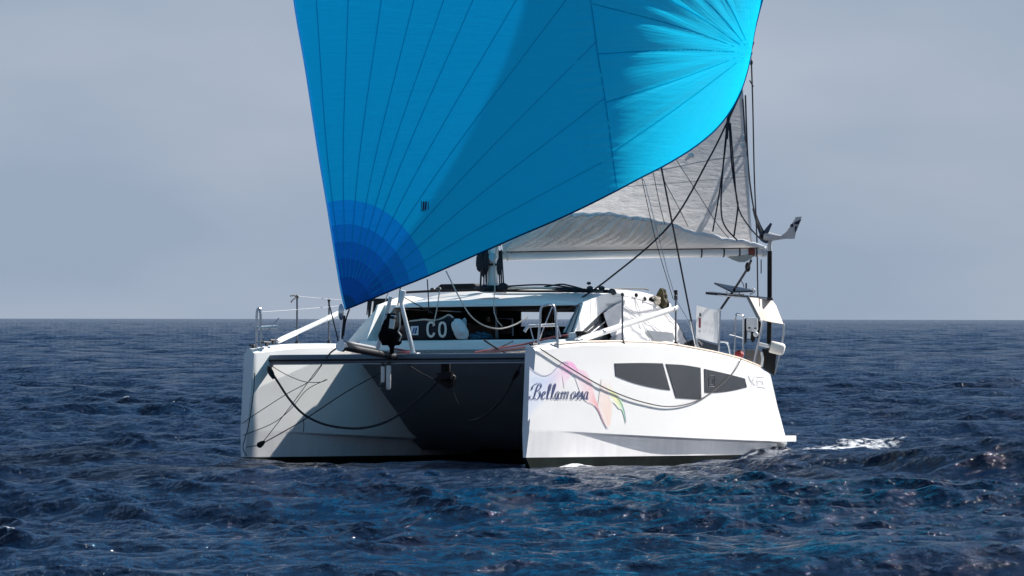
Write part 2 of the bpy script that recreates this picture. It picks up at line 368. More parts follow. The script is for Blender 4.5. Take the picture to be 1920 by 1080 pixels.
def hull_mesh(side):
    n = 64; sN = np.linspace(0, 1, n) ** 1.25
    rows = []
    def row(xb, xs): return xb + (xs - xb) * sN
    def inset(x): return 0.15 * sstep(0.6, 5.0, -x)
    half = []
    xd = row(-0.25, X_DECK); zd_ = zdeck(xd)
    xe = row(-0.24, X_DECK - 0.02)
    xm = row(-0.15, X_TR * 0.6 + X_DECK * 0.4); xc = row(-0.05, X_TR - 0.02); xq = row(-0.05, X_STEP + 0.04); xb = row(0.0, X_BOT + 0.05); xk = row(-0.25, X_BOT + 0.35)
    wd = wid(xd)
    zc = zch(xc)
    half = [
        (xd, 0 * xd + 0.0, zd_ + 0.035), (xd, wd * 0.6, zd_ + 0.028), (xd, np.maximum(wd - 0.05, 0.02), zd_), (xe, wid(xe), zd_ - 0.045),
        (xm, wid(xm), (zd_ + zc) / 2), (xc, wid(xc), zc), (xq, np.maximum(wid(xq) - inset(xq), 0.03), zch(xq) - 0.035),
        (xb, np.maximum(wid(xb) - inset(xb) - 0.03, 0.028), 0 * xb + 0.0), (xk, np.maximum(wid(xk) * 0.55, 0.02), 0 * xk - 0.32), (xk, 0 * xk, 0 * xk - 0.5)]
    L = np.array([np.stack([a, side * b, c], -1) for a, b, c in half])             # outer
    Rr = np.array([np.stack([a, -side * b, c], -1) for a, b, c in half[1:-1]])[::-1]  # inner
    for q in (L, Rr): q[..., 1] += side * HY
    ring = np.concatenate([L, Rr]).transpose(1, 0, 2); k = ring.shape[1]
    mb = MB()
    for S_ in (L, np.concatenate([L[:1], Rr[::-1], L[-1:]])):
        for i0, i1, mm in ((0, 2, 0), (2, 5, 0), (5, 6, 2), (6, 7, 2), (7, 9, 1)):
            mb.mi = mm; mb.grid(S_[i0:i1 + 1].transpose(1, 0, 2))
    Rf = Rr[::-1]
    for e in (0, -1):
        mb.mi = 0; up = np.concatenate([L[:8, e], Rf[6::-1, e]]); mb.add(up, [tuple(range(len(up)))])
        mb.mi = 1; lo = np.concatenate([L[7:, e], Rf[7:5:-1, e]]); mb.add(lo, [tuple(range(len(lo)))])
    mb.mi = 0
    # stern step (swim platform) under the raked transom
    wS = float(wid(X_STEP)); y0 = side * HY
    zt, zb_ = Z_STEP, Z_STEP - 0.11
    def slab(x0, x1, w0, w1, z0, z1, x0b=None, x1b=None):
        x0b = x0 if x0b is None else x0b; x1b = x1 if x1b is None else x1b
        mb.add([(x0b, y0 - w0, z0), (x0b, y0 + w0, z0), (x1b, y0 + w1, z0), (x1b, y0 - w1, z0), (x0, y0 - w0, z1), (x0, y0 + w0, z1), (x1, y0 + w1, z1), (x1, y0 - w1, z1)],
               [(3, 2, 1, 0), (4, 5, 6, 7), (0, 1, 5, 4), (1, 2, 6, 5), (2, 3, 7, 6), (3, 0, 4, 7)])
    mb.mi = 0
    slab(X_TR + 0.6, X_STEP, float(wid(X_TR)) + 0.012, wS + 0.012, zb_, zt)
    return mb
hulls = {}
for side in (1, -1):
    h = hull_mesh(side).build('hull', [GEL, ANTI, GELS], cata, sharp=22)
    hulls[side] = h
hulls[1]['label'] = 'port hull with tinted windows, boat name and coloured swirl'
hulls[-1]['label'] = 'plain white starboard hull half in shade'

# hull windows on the port side: three tinted panes, each bent to the topside
panes = [
    ([(1153, 681), (1200, 680.2), (1243, 680.8)], [(1155, 704.5), (1175, 712.5), (1200, 720.5), (1232, 727.5), (1257, 731)]),
    ([(1249, 682), (1282, 684), (1314, 689)], [(1268, 745.5), (1290, 747), (1315.5, 748.5)]),
    ([(1321, 691), (1360, 699.5), (1397, 709)], [(1322, 735.5), (1345, 735.5), (1375, 731.5), (1401, 725.5)])]
def pane_mesh(top, bot, eps=0.010, n=22, m=8):
    def rs(P):
        P = cat(P, 8) if len(P) > 2 else np.array(P, float)
        d = np.concatenate([[0], np.cumsum(np.linalg.norm(np.diff(P, axis=0), axis=1))]); u = np.linspace(0, d[-1], n)
        return np.stack([np.interp(u, d, P[:, 0]), np.interp(u, d, P[:, 1])], -1)
    T, B = rs(top), rs(bot); G = np.array([[hull_pt(*(T[i] + (B[i] - T[i]) * j / (m - 1)), eps=eps) for j in range(m)] for i in range(n)])
    mbx = MB(); mbx.grid(G)
    rim = np.concatenate([G[:, 0], G[-1, 1:], G[-2::-1, -1], G[0, -2:0:-1]]); inn = rim.copy(); inn[:, 1] -= 0.02
    mbx.grid(np.stack([rim, inn], 1), closeu=True); return mbx
for i, pn in enumerate(panes):
    wnd = pane_mesh(*pn).build('hull_window', GLASS, hulls[1])
    if i == 2:
        fr = MB()
        for a, b in (((1329, 703), (1340, 704.5)), ((1340, 704.5), (1340, 724)), ((1340, 724), (1329, 725)), ((1329, 725), (1329, 703)), ((1332, 708), (1337, 709)), ((1337, 709), (1337, 721)), ((1332, 721), (1337, 721))):
            fr.tube([hull_pt(*a, eps=0.012), hull_pt(*b, eps=0.012)], 0.004, 6)
        fr.build('opening_port', mat('port frame', (0.03, 0.03, 0.033), 0.4), wnd)

# printed swirl: cloth of colour bands, each a strip between two measured curves
def colmat():
    m = bpy.data.materials.new('printed colour film'); m.use_nodes = True; t = m.node_tree
    a = N(t, 'ShaderNodeAttribute', attribute_name='ink'); p = t.nodes['Principled BSDF']; p.inputs['Roughness'].default_value = 0.3
    t.links.new(a.outputs['Color'], p.inputs['Base Color']); return m
INK = colmat()
def band(mbs, top, bot, cols, eps, wfade=(0.0, 0.0)):
    """top, bot: polylines in order; cols: list of (t, rgb, strength at top, strength at bottom)"""
    T, B = cat(top, 10), cat(bot, 10); n = 34; m = 15
    def rs(P): d = np.concatenate([[0], np.cumsum(np.linalg.norm(np.diff(P, axis=0), axis=1))]); d /= d[-1]; u = np.linspace(0, 1, n); return np.stack([np.interp(u, d, P[:, 0]), np.interp(u, d, P[:, 1])], -1)
    T, B = rs(T), rs(B); ts = [c[0] for c in cols]
    G = np.zeros((n, m, 3)); C = np.zeros((n, m, 4)); W = np.array((0.80, 0.80, 0.80))
    for i in range(n):
        u = i / (n - 1); rgb = np.array([np.interp(u, ts, [c[1][k] for c in cols]) for k in range(3)])
        sa, sb = np.interp(u, ts, [c[2] for c in cols]), np.interp(u, ts, [c[3] for c in cols])
        for j in range(m):
            v = j / (m - 1); q = T[i] + (B[i] - T[i]) * v; G[i, j] = hull_pt(*q, eps=eps)
            s = (sa + (sb - sa) * v ** 0.8) * (0.35 + 0.65 * float(sstep(0.0, 0.22, v))) * (1 - 0.7 * float(sstep(0.8, 1.0, v)))
            s = min(1, s * 1.15)
            C[i, j, :3] = W * (1 - s) + rgb * s; C[i, j, 3] = 1
    mbs.append((G, C))
bands = []
BL, PU, PK, RD, OR, YE, GR = (0.30, 0.48, 0.80), (0.36, 0.32, 0.72), (0.85, 0.16, 0.55), (0.85, 0.14, 0.16), (0.85, 0.42, 0.22), (0.82, 0.82, 0.10), (0.06, 0.65, 0.22)
band(bands, [(993, 688), (1006, 699), (1021, 704), (1036, 699), (1052, 681)], [(990, 790), (1006, 770), (1024, 752), (1040, 742), (1056, 728)],
     [(0, BL, 0.32, 0.22), (0.4, BL, 0.55, 0.12), (0.7, PU, 0.40, 0.08), (1, PK, 0.25, 0.06)], 0.003)
band(bands, [(1051, 682), (1062, 676), (1074, 679), (1084, 691), (1098, 698)], [(1058, 728), (1068, 712), (1076, 702), (1090, 715), (1104, 728)],
     [(0, PK, 0.35, 0.08), (0.3, PK, 0.75, 0.15), (0.6, PK, 0.80, 0.12), (1, RD, 0.35, 0.10)], 0.004)
band(bands, [(1086, 692), (1100, 697), (1112, 722), (1120, 756), (1141, 802)], [(1078, 706), (1086, 730), (1098, 752), (1116, 763), (1137, 802)],
     [(0, PK, 0.45, 0.05), (0.4, RD, 0.35, 0.12), (0.7, RD, 0.75, 0.50), (1, RD, 0.55, 0.55)], 0.005)
band(bands, [(1128, 710), (1140, 712), (1148, 722), (1150, 740), (1148, 770)], [(1121, 762), (1127, 776), (1134, 792), (1139, 802), (1144, 800)],
     [(0, OR, 0.06, 0.25), (0.5, OR, 0.25, 0.35), (1, OR, 0.25, 0.35)], 0.006)
band(bands, [(1136, 716), (1150, 733), (1160, 743), (1168, 757), (1174, 792)], [(1144, 752), (1154, 758), (1160, 766), (1167, 770), (1173, 792)],
     [(0, YE, 0.10, 0.05), (0.3, YE, 0.75, 0.25), (0.62, GR, 0.75, 0.35), (0.85, GR, 0.70, 0.55), (1, (0.2, 0.4, 0.35), 0.8, 0.8)], 0.007)
V, Fc, CC = [], [], []
for G, C in bands:
    n, m = G.shape[:2]; b = len(V)
    V += G.reshape(-1, 3).tolist(); CC += C.reshape(-1, 4).tolist()
    Fc += [(b + i * m + j, b + (i + 1) * m + j, b + (i + 1) * m + j + 1, b + i * m + j + 1) for i in range(n - 1) for j in range(m - 1)]
me = bpy.data.meshes.new('hull_graphic'); me.from_pydata(V, [], Fc); ca = me.color_attributes.new('ink', 'FLOAT_COLOR', 'POINT')
ca.data.foreach_set('color', np.array(CC).reshape(-1)); me.materials.append(INK)
gr_ = bpy.data.objects.new('hull_graphic', me); COL.objects.link(gr_); gr_.parent = hulls[1]; gr_['label'] = 'rainbow swirl of blue, pink, red, orange, yellow and green'

# brush-drawn letters and lines
def stroke(mbx, pts, wmin, wmax, place, n=7):
    """italic pen: down strokes thick, up strokes thin; pts in picture units, place() puts them on the surface"""
    P = cat(pts, n); T = np.gradient(P, axis=0); T /= np.linalg.norm(T, axis=1, keepdims=True) + 1e-9
    wv = wmin + (wmax - wmin) * np.clip(np.abs(T[:, 1]), 0, 1) ** 1.5
    Nn = np.stack([-T[:, 1], T[:, 0]], -1)
    A = np.array([place(*(p + nn * w_ / 2)) for p, nn, w_ in zip(P, Nn, wv)]); B = np.array([place(*(p - nn * w_ / 2)) for p, nn, w_ in zip(P, Nn, wv)])
    mbx.grid(np.stack([A, B], 1))
INKB = mat('dark blue lettering', (0.06, 0.075, 0.19), 0.35)
nm = MB()
def zz(x, y): return 980 + x / 7.715, 670 + y / 7.715
def wr(pts, a=5, b=17):
    stroke(nm, [zz(*p) for p in pts], a / 7.715, b / 7.715, lambda x, y: hull_pt(x, y, eps=0.011))
sl = 0.16
def italic(ox, pts): return [(ox + x + (605 - y) * sl, y) for x, y in pts]
wr(italic(175, [(25, 385), (5, 460), (-4, 540), (-20, 595), (-50, 608), (-75, 585), (-72, 555)]))                      # B: stem and foot
wr(italic(175, [(-62, 470), (-50, 410), (0, 375), (50, 380), (66, 425), (40, 470), (5, 482)]))                          # B: upper bowl
wr(italic(175, [(5, 482), (55, 492), (72, 545), (50, 600), (15, 606), (0, 585)]))                                       # B: lower bowl
wr(italic(275, [(2, 560), (32, 535), (40, 505), (22, 492), (4, 525), (2, 575), (20, 605), (48, 585)]))                  # e
for ox in (348, 412):
    wr(italic(ox, [(0, 585), (22, 500), (34, 410), (24, 380), (12, 410), (8, 520), (14, 598), (40, 592)]), 4, 15)        # l l
def a_letter(ox, s=1.0):
    wr(italic(ox, [(44 * s, 505), (22 * s, 492), (4 * s, 525), (0, 580), (14 * s, 606), (34 * s, 580), (46 * s, 500)]), 4, 15)
    wr(italic(ox, [(46 * s, 500), (42 * s, 560), (48 * s, 604), (64 * s, 592)]), 4, 16)
a_letter(470)
for q in range(3): wr(italic(552 + 42 * q, [(-6, 515), (8, 494), (14, 515), (10, 560), (8, 606)]), 4, 14)
for q in range(2): wr(italic(552 + 42 * q, [(10, 540), (26, 500), (44, 494)]), 3, 6)
wr(italic(672, [(8, 606), (24, 600), (36, 580)]), 3, 8)
wr(italic(700, [(34, 494), (8, 515), (2, 570), (18, 605), (42, 590), (54, 540), (44, 500), (30, 494)]), 6, 15)            # o
for ox in (772, 828):
    wr(italic(ox, [(-2, 575), (16, 525), (24, 492), (34, 540), (38, 585), (22, 607), (6, 592)]), 6, 16)                  # s s
a_letter(890, 0.95)
nmo = nm.build('boat_name', INKB, hulls[1], smooth=False); nmo['label'] = 'slanted script lettering reading Bellamossa'
# thin swirl outlines of the graphic
OUTL = mat('slate print', (0.28, 0.28, 0.46), 0.4)
def sline(pts, w): each('graphic_outline', [lambda q: stroke(q, pts, w * 0.7, w, lambda x, y: hull_pt(x, y, eps=0.0095))], OUTL, hulls[1], smooth=False)
sline([(992, 687), (1003, 697), (1020, 704.5), (1034, 700), (1046, 688), (1056, 679), (1066, 681)], 1.5)
sline([(1152, 741), (1160, 748), (1168, 762), (1172, 775), (1174, 793)], 1.0)
sline([(1116, 760), (1124, 772), (1131, 790), (1139, 803)], 0.9)
# registration marks near the stern (faint, three rows)
rg = MB()
def rz(x, y): return 1380 + x / 21.6, 690 + y / 21.6
def rs_(pts, w=36): stroke(rg, [rz(*p) for p in pts], w / 21.6 * 0.8, w / 21.6, lambda x, y: hull_pt(x, y, eps=0.008), 4)
for p in ([(520, 270), (600, 480), (700, 590), (790, 690)], [(790, 290), (720, 420), (690, 590), (620, 730)], [(600, 480), (610, 530)], [(790, 560), (730, 620)],
          [(840, 335), (960, 345), (1140, 365)], [(830, 480), (940, 510), (1080, 530)], [(1090, 530), (1110, 650)], [(880, 520), (880, 690)], [(850, 735), (1000, 755), (1220, 785)]): rs_(p)
rg.build('registration_mark', mat('faded grey print', (0.62, 0.62, 0.65), 0.5), hulls[1], smooth=False)

# ---------------------------------------------------------------- superstructure, all parts of the catamaran
tr = MB()
for px in np.linspace(1012, 1440, 40): pass
rail = [(x, HY + float(wid(x)) - 0.05, float(zdeck(x)) + 0.022) for x in np.linspace(-0.9, -9.0, 60)]
tr.tube(rail, 0.016, 8); tr.build('toe_rail', mat('peach varnish', (0.76, 0.62, 0.50), 0.5, var=0.15, vscale=5), hulls[1])

# forward crossbeam with its dark track
zb = float(on(735, 672.5, x=-0.75)[2])
beam = MB()
def rrect(c, hx, hz, r, n=4):
    P = []
    for sx, sz, a0 in ((1, 1, 0), (-1, 1, 90), (-1, -1, 180), (1, -1, 270)):
        for t in np.linspace(0, 90, n): P.append((c[0] + sx * (hx - r) + r * math.cos(R_(a0 + t)), c[1], c[2] + sz * (hz - r) + r * math.sin(R_(a0 + t))))
    return P
ys = np.linspace(-2.60, 2.58, 12)
beam.grid(np.array([rrect((-0.75, y, zb), 0.09, 0.078, 0.04) for y in ys]), closev=True)
cb = beam.build('crossbeam', BEAM, cata)
tk = MB(); tk.box((-0.655, 0, zb - 0.02), (0.012, 5.0, 0.030)); tk.build('beam_track', BLACK, cb, smooth=False)
lip = MB(); lip.box((-0.70, 0, zb - 0.085), (0.05, 5.0, 0.02)); lip.build('beam_foot', mat('pale alloy', (0.30, 0.33, 0.36), 0.4), cb, smooth=False)

# seagull striker: two white struts meeting over the beam
each('striker_strut', [lambda q, p0=p0, p1=p1: q.tube([on(*p0, x=-0.75), on(*p1, x=-0.62)], 0.040, 10, 0.033) for p0, p1 in (((775, 662), (751, 563)), ((706, 660), (733, 556)))], GEL, cb)
each('strut_head', [lambda q: q.tube([on(751, 566, x=-0.62), on(756, 545, x=-0.62)], 0.05, 10)], GEL, cb)
each('strut_foot', [lambda q, c=c: q.box(on(*c, x=-0.75), (0.14, 0.14, 0.03)) for c in ((778, 663), (705, 662))], GEL, cb, bevel=0.006)

# bowsprit with bobstay fitting
bs = MB(); b0 = on(738, 669, x=-0.66); b1 = on(640, 650, y=0.0)
bs.tube([b0, b0 + (b1 - b0) * 0.5, b1], 0.062, 12)
bow_o = bs.build('bowsprit', mat('dark carbon', (0.018, 0.018, 0.022), 0.35, var=0.3, vscale=10), cata)
bf = MB(); bf.lathe(b1 + (b0 - b1) * 0.03, b1 - (b0 - b1) * 0.02, [(0, 0), (0, 0.085), (1, 0.085), (1, 0)]); bf.tube([b1, b1 + (0, 0, 0.12)], 0.03, 8)
bf.build('end_fitting', STEEL, bow_o)
gl = MB(); q0 = b0 + (b1 - b0) * 0.25
gl.tube([b0 + (b1 - b0) * 0.92 + (0, 0, 0.085), b0 + (b1 - b0) * 0.35 + (0, 0, 0.085)], 0.028, 8); gl.build('furling_line_tube', mat('grey tube', (0.33, 0.34, 0.36), 0.4), bow_o)

# bridgedeck: raked front between the hulls
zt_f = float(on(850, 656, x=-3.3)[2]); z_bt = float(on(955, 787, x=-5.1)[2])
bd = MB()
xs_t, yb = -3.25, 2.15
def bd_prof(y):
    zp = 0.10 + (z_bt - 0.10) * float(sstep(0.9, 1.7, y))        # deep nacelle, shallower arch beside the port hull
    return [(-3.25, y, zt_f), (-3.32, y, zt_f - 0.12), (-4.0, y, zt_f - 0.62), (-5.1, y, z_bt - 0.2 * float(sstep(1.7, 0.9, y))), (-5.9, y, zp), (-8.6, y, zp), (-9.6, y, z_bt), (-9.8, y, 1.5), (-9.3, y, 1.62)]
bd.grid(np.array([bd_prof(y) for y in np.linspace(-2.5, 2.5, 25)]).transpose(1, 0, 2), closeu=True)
bd.build('bridgedeck', mat('bridgedeck shade grey', (0.16, 0.18, 0.21), 0.5, var=0.12, vscale=2), cata)  # base darkened so the tunnel's shade sits in the colour
# trampoline net between beam and bridgedeck
def tramp():
    m = bpy.data.materials.new('trampoline net'); m.use_nodes = True; t = m.node_tree; p = t.nodes['Principled BSDF']
    p.inputs['Base Color'].default_value = (0.55, 0.46, 0.42, 1); p.inputs['Roughness'].default_value = 0.9
    tcn = N(t, 'ShaderNodeTexCoord'); mp_ = N(t, 'ShaderNodeMapping'); mp_.inputs['Scale'].default_value = (14, 14, 14)
    ck = N(t, 'ShaderNodeTexBrick'); ck.offset = 0; ck.inputs['Mortar Size'].default_value = 0.05; ck.inputs['Brick Width'].default_value = 0.5; ck.inputs['Row Height'].default_value = 0.5
    ck.inputs['Color1'].default_value = ck.inputs['Color2'].default_value = (0, 0, 0, 1); ck.inputs['Mortar'].default_value = (1, 1, 1, 1)
    t.links.new(tcn.outputs['Object'], mp_.inputs[0]); t.links.new(mp_.outputs[0], ck.inputs['Vector'])
    t.links.new(ck.outputs['Color'], p.inputs['Alpha']); return m
tn = MB(); g = []
for x in np.linspace(-0.86, -3.2, 10):
    g.append([(x, y, zb + 0.03 + (zt_f - zb - 0.03) * (-x - 0.86) / 2.34 - 0.05 * math.sin(math.pi * (-x - 0.86) / 2.34) * (1 - (y / 2.3) ** 2)) for y in np.linspace(-2.2, 2.2, 12)])
tn.grid(np.array(g)); tn.build('trampoline', tramp(), cata)

# cabin
cab = MB()
zc0 = zt_f; zc1 = float(on(850, 638, x=-3.45)[2])
# coaming in front of the saloon
cp = [(-3.30, zc0 - 0.05), (-3.36, zc1 - 0.03), (-3.40, zc1), (-3.75, zc1), (-3.80, zc0 - 0.05)]
cab.grid(np.array([[(x, y, z) for x, z in cp] for y in np.linspace(-2.12, 2.12, 7)]).transpose(1, 0, 2), closeu=True)
for s_ in (0, 1):
    yy = (-2.12, 2.12)[s_]; cab.poly([(x, yy, z) for x, z in cp])
cabin = cab.build('cabin', GEL, cata)
RX = -0.35
zl = float(on(900, 573.5, x=-4.1)[2]); ztop = float(on(900, 544, x=-5.3)[2])
rf = MB(); n, m = 22, 25
xr = np.concatenate([np.linspace(-3.72, -4.0, 6), np.linspace(-4.2, -8.0, 16)])
def roof_pt(x, v):
    """v in -1..1 across the roof"""
    hw = 2.02 - 0.20 * sstep(-4.4, -3.7, x) - 0.10 * sstep(-5, -8, x)
    rise = 0.07 + (ztop - zl - 0.07) * sstep(3.55, 5.6, -x)
    if x > -3.74: rise = 0.0
    e = (1 - abs(v) ** 3.2) ** 0.55 if abs(v) < 1 else 0
    return (x + RX * float(sstep(-6.0, -4.4, x)), hw * v, zl + rise * (0.18 + 0.82 * e) + 0.03 * (1 - v * v))
vv = np.sin(np.linspace(-1, 1, m) * math.pi / 2)
top = np.array([[roof_pt(x, v) for v in vv] for x in xr]); botm = top.copy(); botm[..., 2] = zl - 0.012
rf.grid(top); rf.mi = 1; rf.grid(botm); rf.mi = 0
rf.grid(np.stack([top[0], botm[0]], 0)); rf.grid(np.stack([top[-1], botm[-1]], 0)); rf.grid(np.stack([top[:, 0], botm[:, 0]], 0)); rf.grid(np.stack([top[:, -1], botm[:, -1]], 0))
roof = rf.build('roof', [GEL, SHADE], cabin, sharp=40)
# aft hardtop
ht = MB(); zh = float(on(1190, 541.5, x=-7.6, )[2])
hp = [(-6.4, zh - 0.06), (-6.6, zh), (-7.35, zh - 0.005), (-7.62, zh - 0.06), (-7.70, zh - 0.24), (-7.6, zh - 0.34), (-6.4, zh - 0.30)]
g = []
for v in np.linspace(-1, 1, 15):
    drop = 0.12 * abs(v) ** 5; g.append([(x, 1.86 * v, z - (drop if z > zh - 0.2 else 0)) for x, z in hp])
ht.grid(np.array(g).transpose(1, 0, 2), closeu=True)
for q in (g[0], g[-1]): ht.poly(q)
ht.build('hardtop', GEL, cabin, bevel=0.0)
hl = MB(); hl.tube([on(1146, 542, x=-6.6), on(1170, 540.6, x=-7.0), on(1208, 540.8, x=-7.6), on(1216, 543, x=-7.7)], 0.014, 6); hl.build('grab_rail', BLACK, cabin)
# port wall and its openings
YW = 2.02
def wallp(pts, dy=0.0, th=0.03): 
    mbx = MB(); P = np.array([on(*p, y=YW) for p in pts]); P[:, 1] += dy; mbx.poly(P, (0, -th, 0)); return mbx
wallp([(1073, 638), (1094, 567), (1130, 552), (1152, 549), (1187, 555), (1160, 569), (1127, 587), (1083, 629), (1080, 640)]).build('side_pillar', GEL, cabin, smooth=False)
wallp([(1080, 640), (1083, 629), (1127, 587), (1146, 641)], -0.035).build('side_window', GLASS, cabin, smooth=False)
tf = MB(); tf.tube([on(1100, 631, y=2.035), on(1134, 603, y=2.035)], 0.012, 6); tf.build('window_bar', mat('grey tube', (0.33, 0.34, 0.36)), cabin)
# starboard wall: the same wall mirrored
sw_ = MB(); P = np.array([on(*p, y=YW) for p in [(1073, 638), (1094, 567), (1130, 552), (1152, 549), (1213, 563), (1240, 580), (1266, 606), (1287, 647)]]); P[:, 1] = -YW
sw_.poly(P, (0, 0.03, 0)); sw_.build('side_pillar', GEL, cabin, smooth=False)
# front corner pillars
fp = MB(); fp.poly([on(*p, x=-4.1) for p in ((652, 641), (676, 612), (712, 572), (744, 572), (722, 600), (706, 641))], (-0.10, 0, 0)); fp.build('corner_pillar', GEL, cabin, bevel=0.008)
fp = MB(); fp.poly([on(*p, x=-4.1) for p in ((1046, 640), (1066, 602), (1084, 574), (1095, 568), (1075, 640))], (-0.10, 0, 0)); fp.build('corner_pillar', GEL, cabin, bevel=0.008)
each('pillar_cord', [lambda q, a=a, b=b: q.tube([on(*a, x=-4.08), on(*b, x=-4.08)], 0.012, 6) for a, b in (((1058, 628), (1083, 574)), ((1068, 632), (1088, 574)), ((1076, 574), (1096, 566)))], mat('slate trim', (0.16, 0.21, 0.27), 0.5), cabin)
# saloon inside: floor, after bulkhead with two openings
si = MB(); xb_ = -7.3
si.box((-5.6, 0, zt_f + 0.04), (3.7, 3.95, 0.03))
for x0, x1, y0, y1 in ((690, 976, 560, 662), (976, 1150, 560, 585), (1015, 1043, 585, 613), (976, 1150, 612, 662), (1084, 1150, 585, 612)):
    si.poly([on(x0, y0, x=xb_), on(x1, y0, x=xb_), on(x1, y1, x=xb_), on(x0, y1, x=xb_)], (-0.04, 0, 0))
si.poly([(-4.6, -YW + 0.06, zt_f), (-4.75, -YW + 0.06, zl - 0.03), (-7.3, -YW + 0.06, zl - 0.03), (-7.3, -YW + 0.06, zt_f)], (0, 0.01, 0))  # dark sheet added inside the starboard wall to read as shade
si.build('saloon_interior', SHADE, cabin, smooth=False)
it = MB(); TIM = mat('dark timber', (0.045, 0.016, 0.010), 0.6, var=0.4, vscale=4)
it.tube([on(1029, 640, x=-6.4), on(1027, 574, x=-6.4)], 0.085, 10); it.build('saloon_post', TIM, cabin)
each('saloon_seat', [lambda q: q.box(on(1050, 632, x=-5.6), (0.5, 0.7, 0.08)), lambda q: q.box(on(900, 625, x=-5.6), (0.5, 0.5, 0.3))], TIM, cabin)
fr_ = MB(); GT = mat('dull grey tube', (0.20, 0.18, 0.20), 0.5)
fr_.tube([on(931, 634, x=-4.4), on(930, 597, x=-4.4), on(961, 598, x=-4.4), on(962, 630, x=-4.4)], 0.018, 8); fr_.tube([on(934, 634, x=-4.4), on(928, 560, x=-4.4)], 0.012, 6)
fr_.build('helm_frame', GT, cabin)
for p, q in (((876, 606), (886, 618)), ((890, 616), (902, 632)), ((914, 594), (917, 604)), ((940, 612), (956, 626))):
    a, b = on(*p, x=-6.2), on(*q, x=-6.2); c = (a + b) / 2; hw_ = MB(); hw_.box(c, (0.1, abs(b[1] - a[1]), abs(a[2] - b[2]))); hw_.build('galley_locker', mat('dim beige', (0.16, 0.13, 0.12), 0.7, var=0.3), cabin, smooth=False)
# roof gear: deck line, dark panels, organisers
rg_ = MB()
rg_.tube([on(762, 548.5, x=-4.9), on(800, 546.5, x=-4.9), on(860, 545, x=-5.0), on(905, 543.5, x=-5.0)], 0.022, 8)
rg_.build('roof_rail', BLACK, roof); rg_ = MB()
rg_.tube(cat([on(940, 545.5, x=-5.0), on(1000, 546, x=-5.0), on(1060, 546, x=-5.1), on(1145, 547.5, x=-5.2)], 6), 0.020, 8)
rg_.build('roof_rail', BLACK, roof)
for pts in ([(812, 545), (826, 533), (888, 531.5), (896, 538), (912, 545)],):
    q = MB(); q.poly([on(*p, x=-5.6) for p in pts], (-0.45, 0, 0)); q.build('roof_hatch', BLACK, roof, bevel=0.01)
DKG = mat('dark pulley grey', (0.03, 0.033, 0.04), 0.5)
for px, py, r in ((811, 543, .04), (822, 542, .045), (898, 541, .07), (906, 541, .06), (946, 541, .075), (1147, 546, .06), (1104, 531, .035), (1106, 540, .05), (1128, 540, .05), (1080, 543, .045), (1150, 549, .05)):
    tk_ = MB(); tk_.ellipsoid(on(px, py, x=-5.1), (r, r * 1.2, r * 0.8)); tk_.build('turning_block', DKG, roof)
for pts in ([(948, 537), (1000, 534), (1040, 535), (1080, 541)], [(948, 543), (1010, 541), (1060, 543), (1140, 544)], [(1020, 538), (1050, 533), (1066, 535), (1090, 541)], [(950, 539.5), (1040, 539.5), (1120, 543)]):
    hal = MB(); hal.tube(cat([on(*p, x=-5.05) for p in pts], 6), 0.016, 6); hal.build('deck_line', ROPEK, roof)
hw2 = MB(); hw2.tube(cat([on(948, 541, x=-5.0), on(1000, 539.5, x=-5.0), on(1076, 541.5, x=-5.1), on(1130, 545, x=-5.1)], 6), 0.020, 6); hw2.build('deck_line', ROPEW, roof)
for a, b in (((800, 570), (900, 552)), ((905, 548), (945, 549))): wr_ = MB(); wr_.tube([on(*a, x=-4.15), on(*b, x=-4.6)], 0.012, 6); wr_.build('roof_handrail', GEL, roof)

# ---------------------------------------------------------------- mast, boom, standing rigging
XM = -4.42
MAST_TOP = 15.2
zmb = float(on(925, 541, x=XM)[2])
ms_ = MB(); ring = []
for z in np.linspace(zmb - 0.05, MAST_TOP, 24):
    an = np.arange(20) * 2 * math.pi / 20; ring.append([(XM + 0.135 * math.cos(t), 0.095 * math.sin(t), z) for t in an])
ms_.grid(np.array(ring), closev=True); ms_.build('mast', ALU, cata)
mfit = MB()
mfit.lathe((XM, 0, zmb - 0.06), (XM, 0, zmb + 0.05), [(0, 0.24), (1, 0.2), (1, 0.0)])
mfit.build('mast_step', BLACK, cata)
for z, a in ((zmb + .55, 25), (zmb + .30, 200), (zmb + .62, 150)):
    win = MB(); c = np.array((XM + 0.16 * math.cos(R_(a)), 0.16 * math.sin(R_(a)), z)); win.lathe(c - (0.05 * math.cos(R_(a)), 0.05 * math.sin(R_(a)), 0), c + (0.09 * math.cos(R_(a)), 0.09 * math.sin(R_(a)), 0), [(0, .07), (.3, .05), (.7, .05), (1, .07), (1, 0)]); win.build('mast_winch', STEEL, cata)
for z in (zmb + 0.42, zmb + 0.78): col = MB(); col.lathe((XM, 0, z - .02), (XM, 0, z + .02), [(0, .15), (1, .15)]); col.build('mast_band', DKG, cata)
for pts in ([(903, 478), (900, 545)], [(908, 470), (907, 545)], [(911, 468), (910, 500), (912, 544)], [(914, 466), (911, 545)], [(938, 470), (941, 544)], [(940, 468), (945, 545)], [(936, 470), (937, 545)], [(899, 480), (903, 500), (901, 544)]):
    hb = MB(); hb.tube([on(*p, x=XM + 0.2) for p in pts], 0.014, 6); hb.build('halyard', ROPEK, cata)
for p, r in (((899, 492), (.05, .07, .16)), ((906, 498), (.05, .05, .2)), ((912, 490), (.05, .05, .2)), ((936, 500), (.05, .05, .15)), ((909, 540), (.07, .08, .06)), ((903, 484), (.05, .06, .12)), ((943, 538), (.08, .1, .07))): hbu = MB(); hbu.ellipsoid(on(*p, x=XM + 0.22), r, noise=0.1); hbu.build('rope_coil', ROPEK, cata)
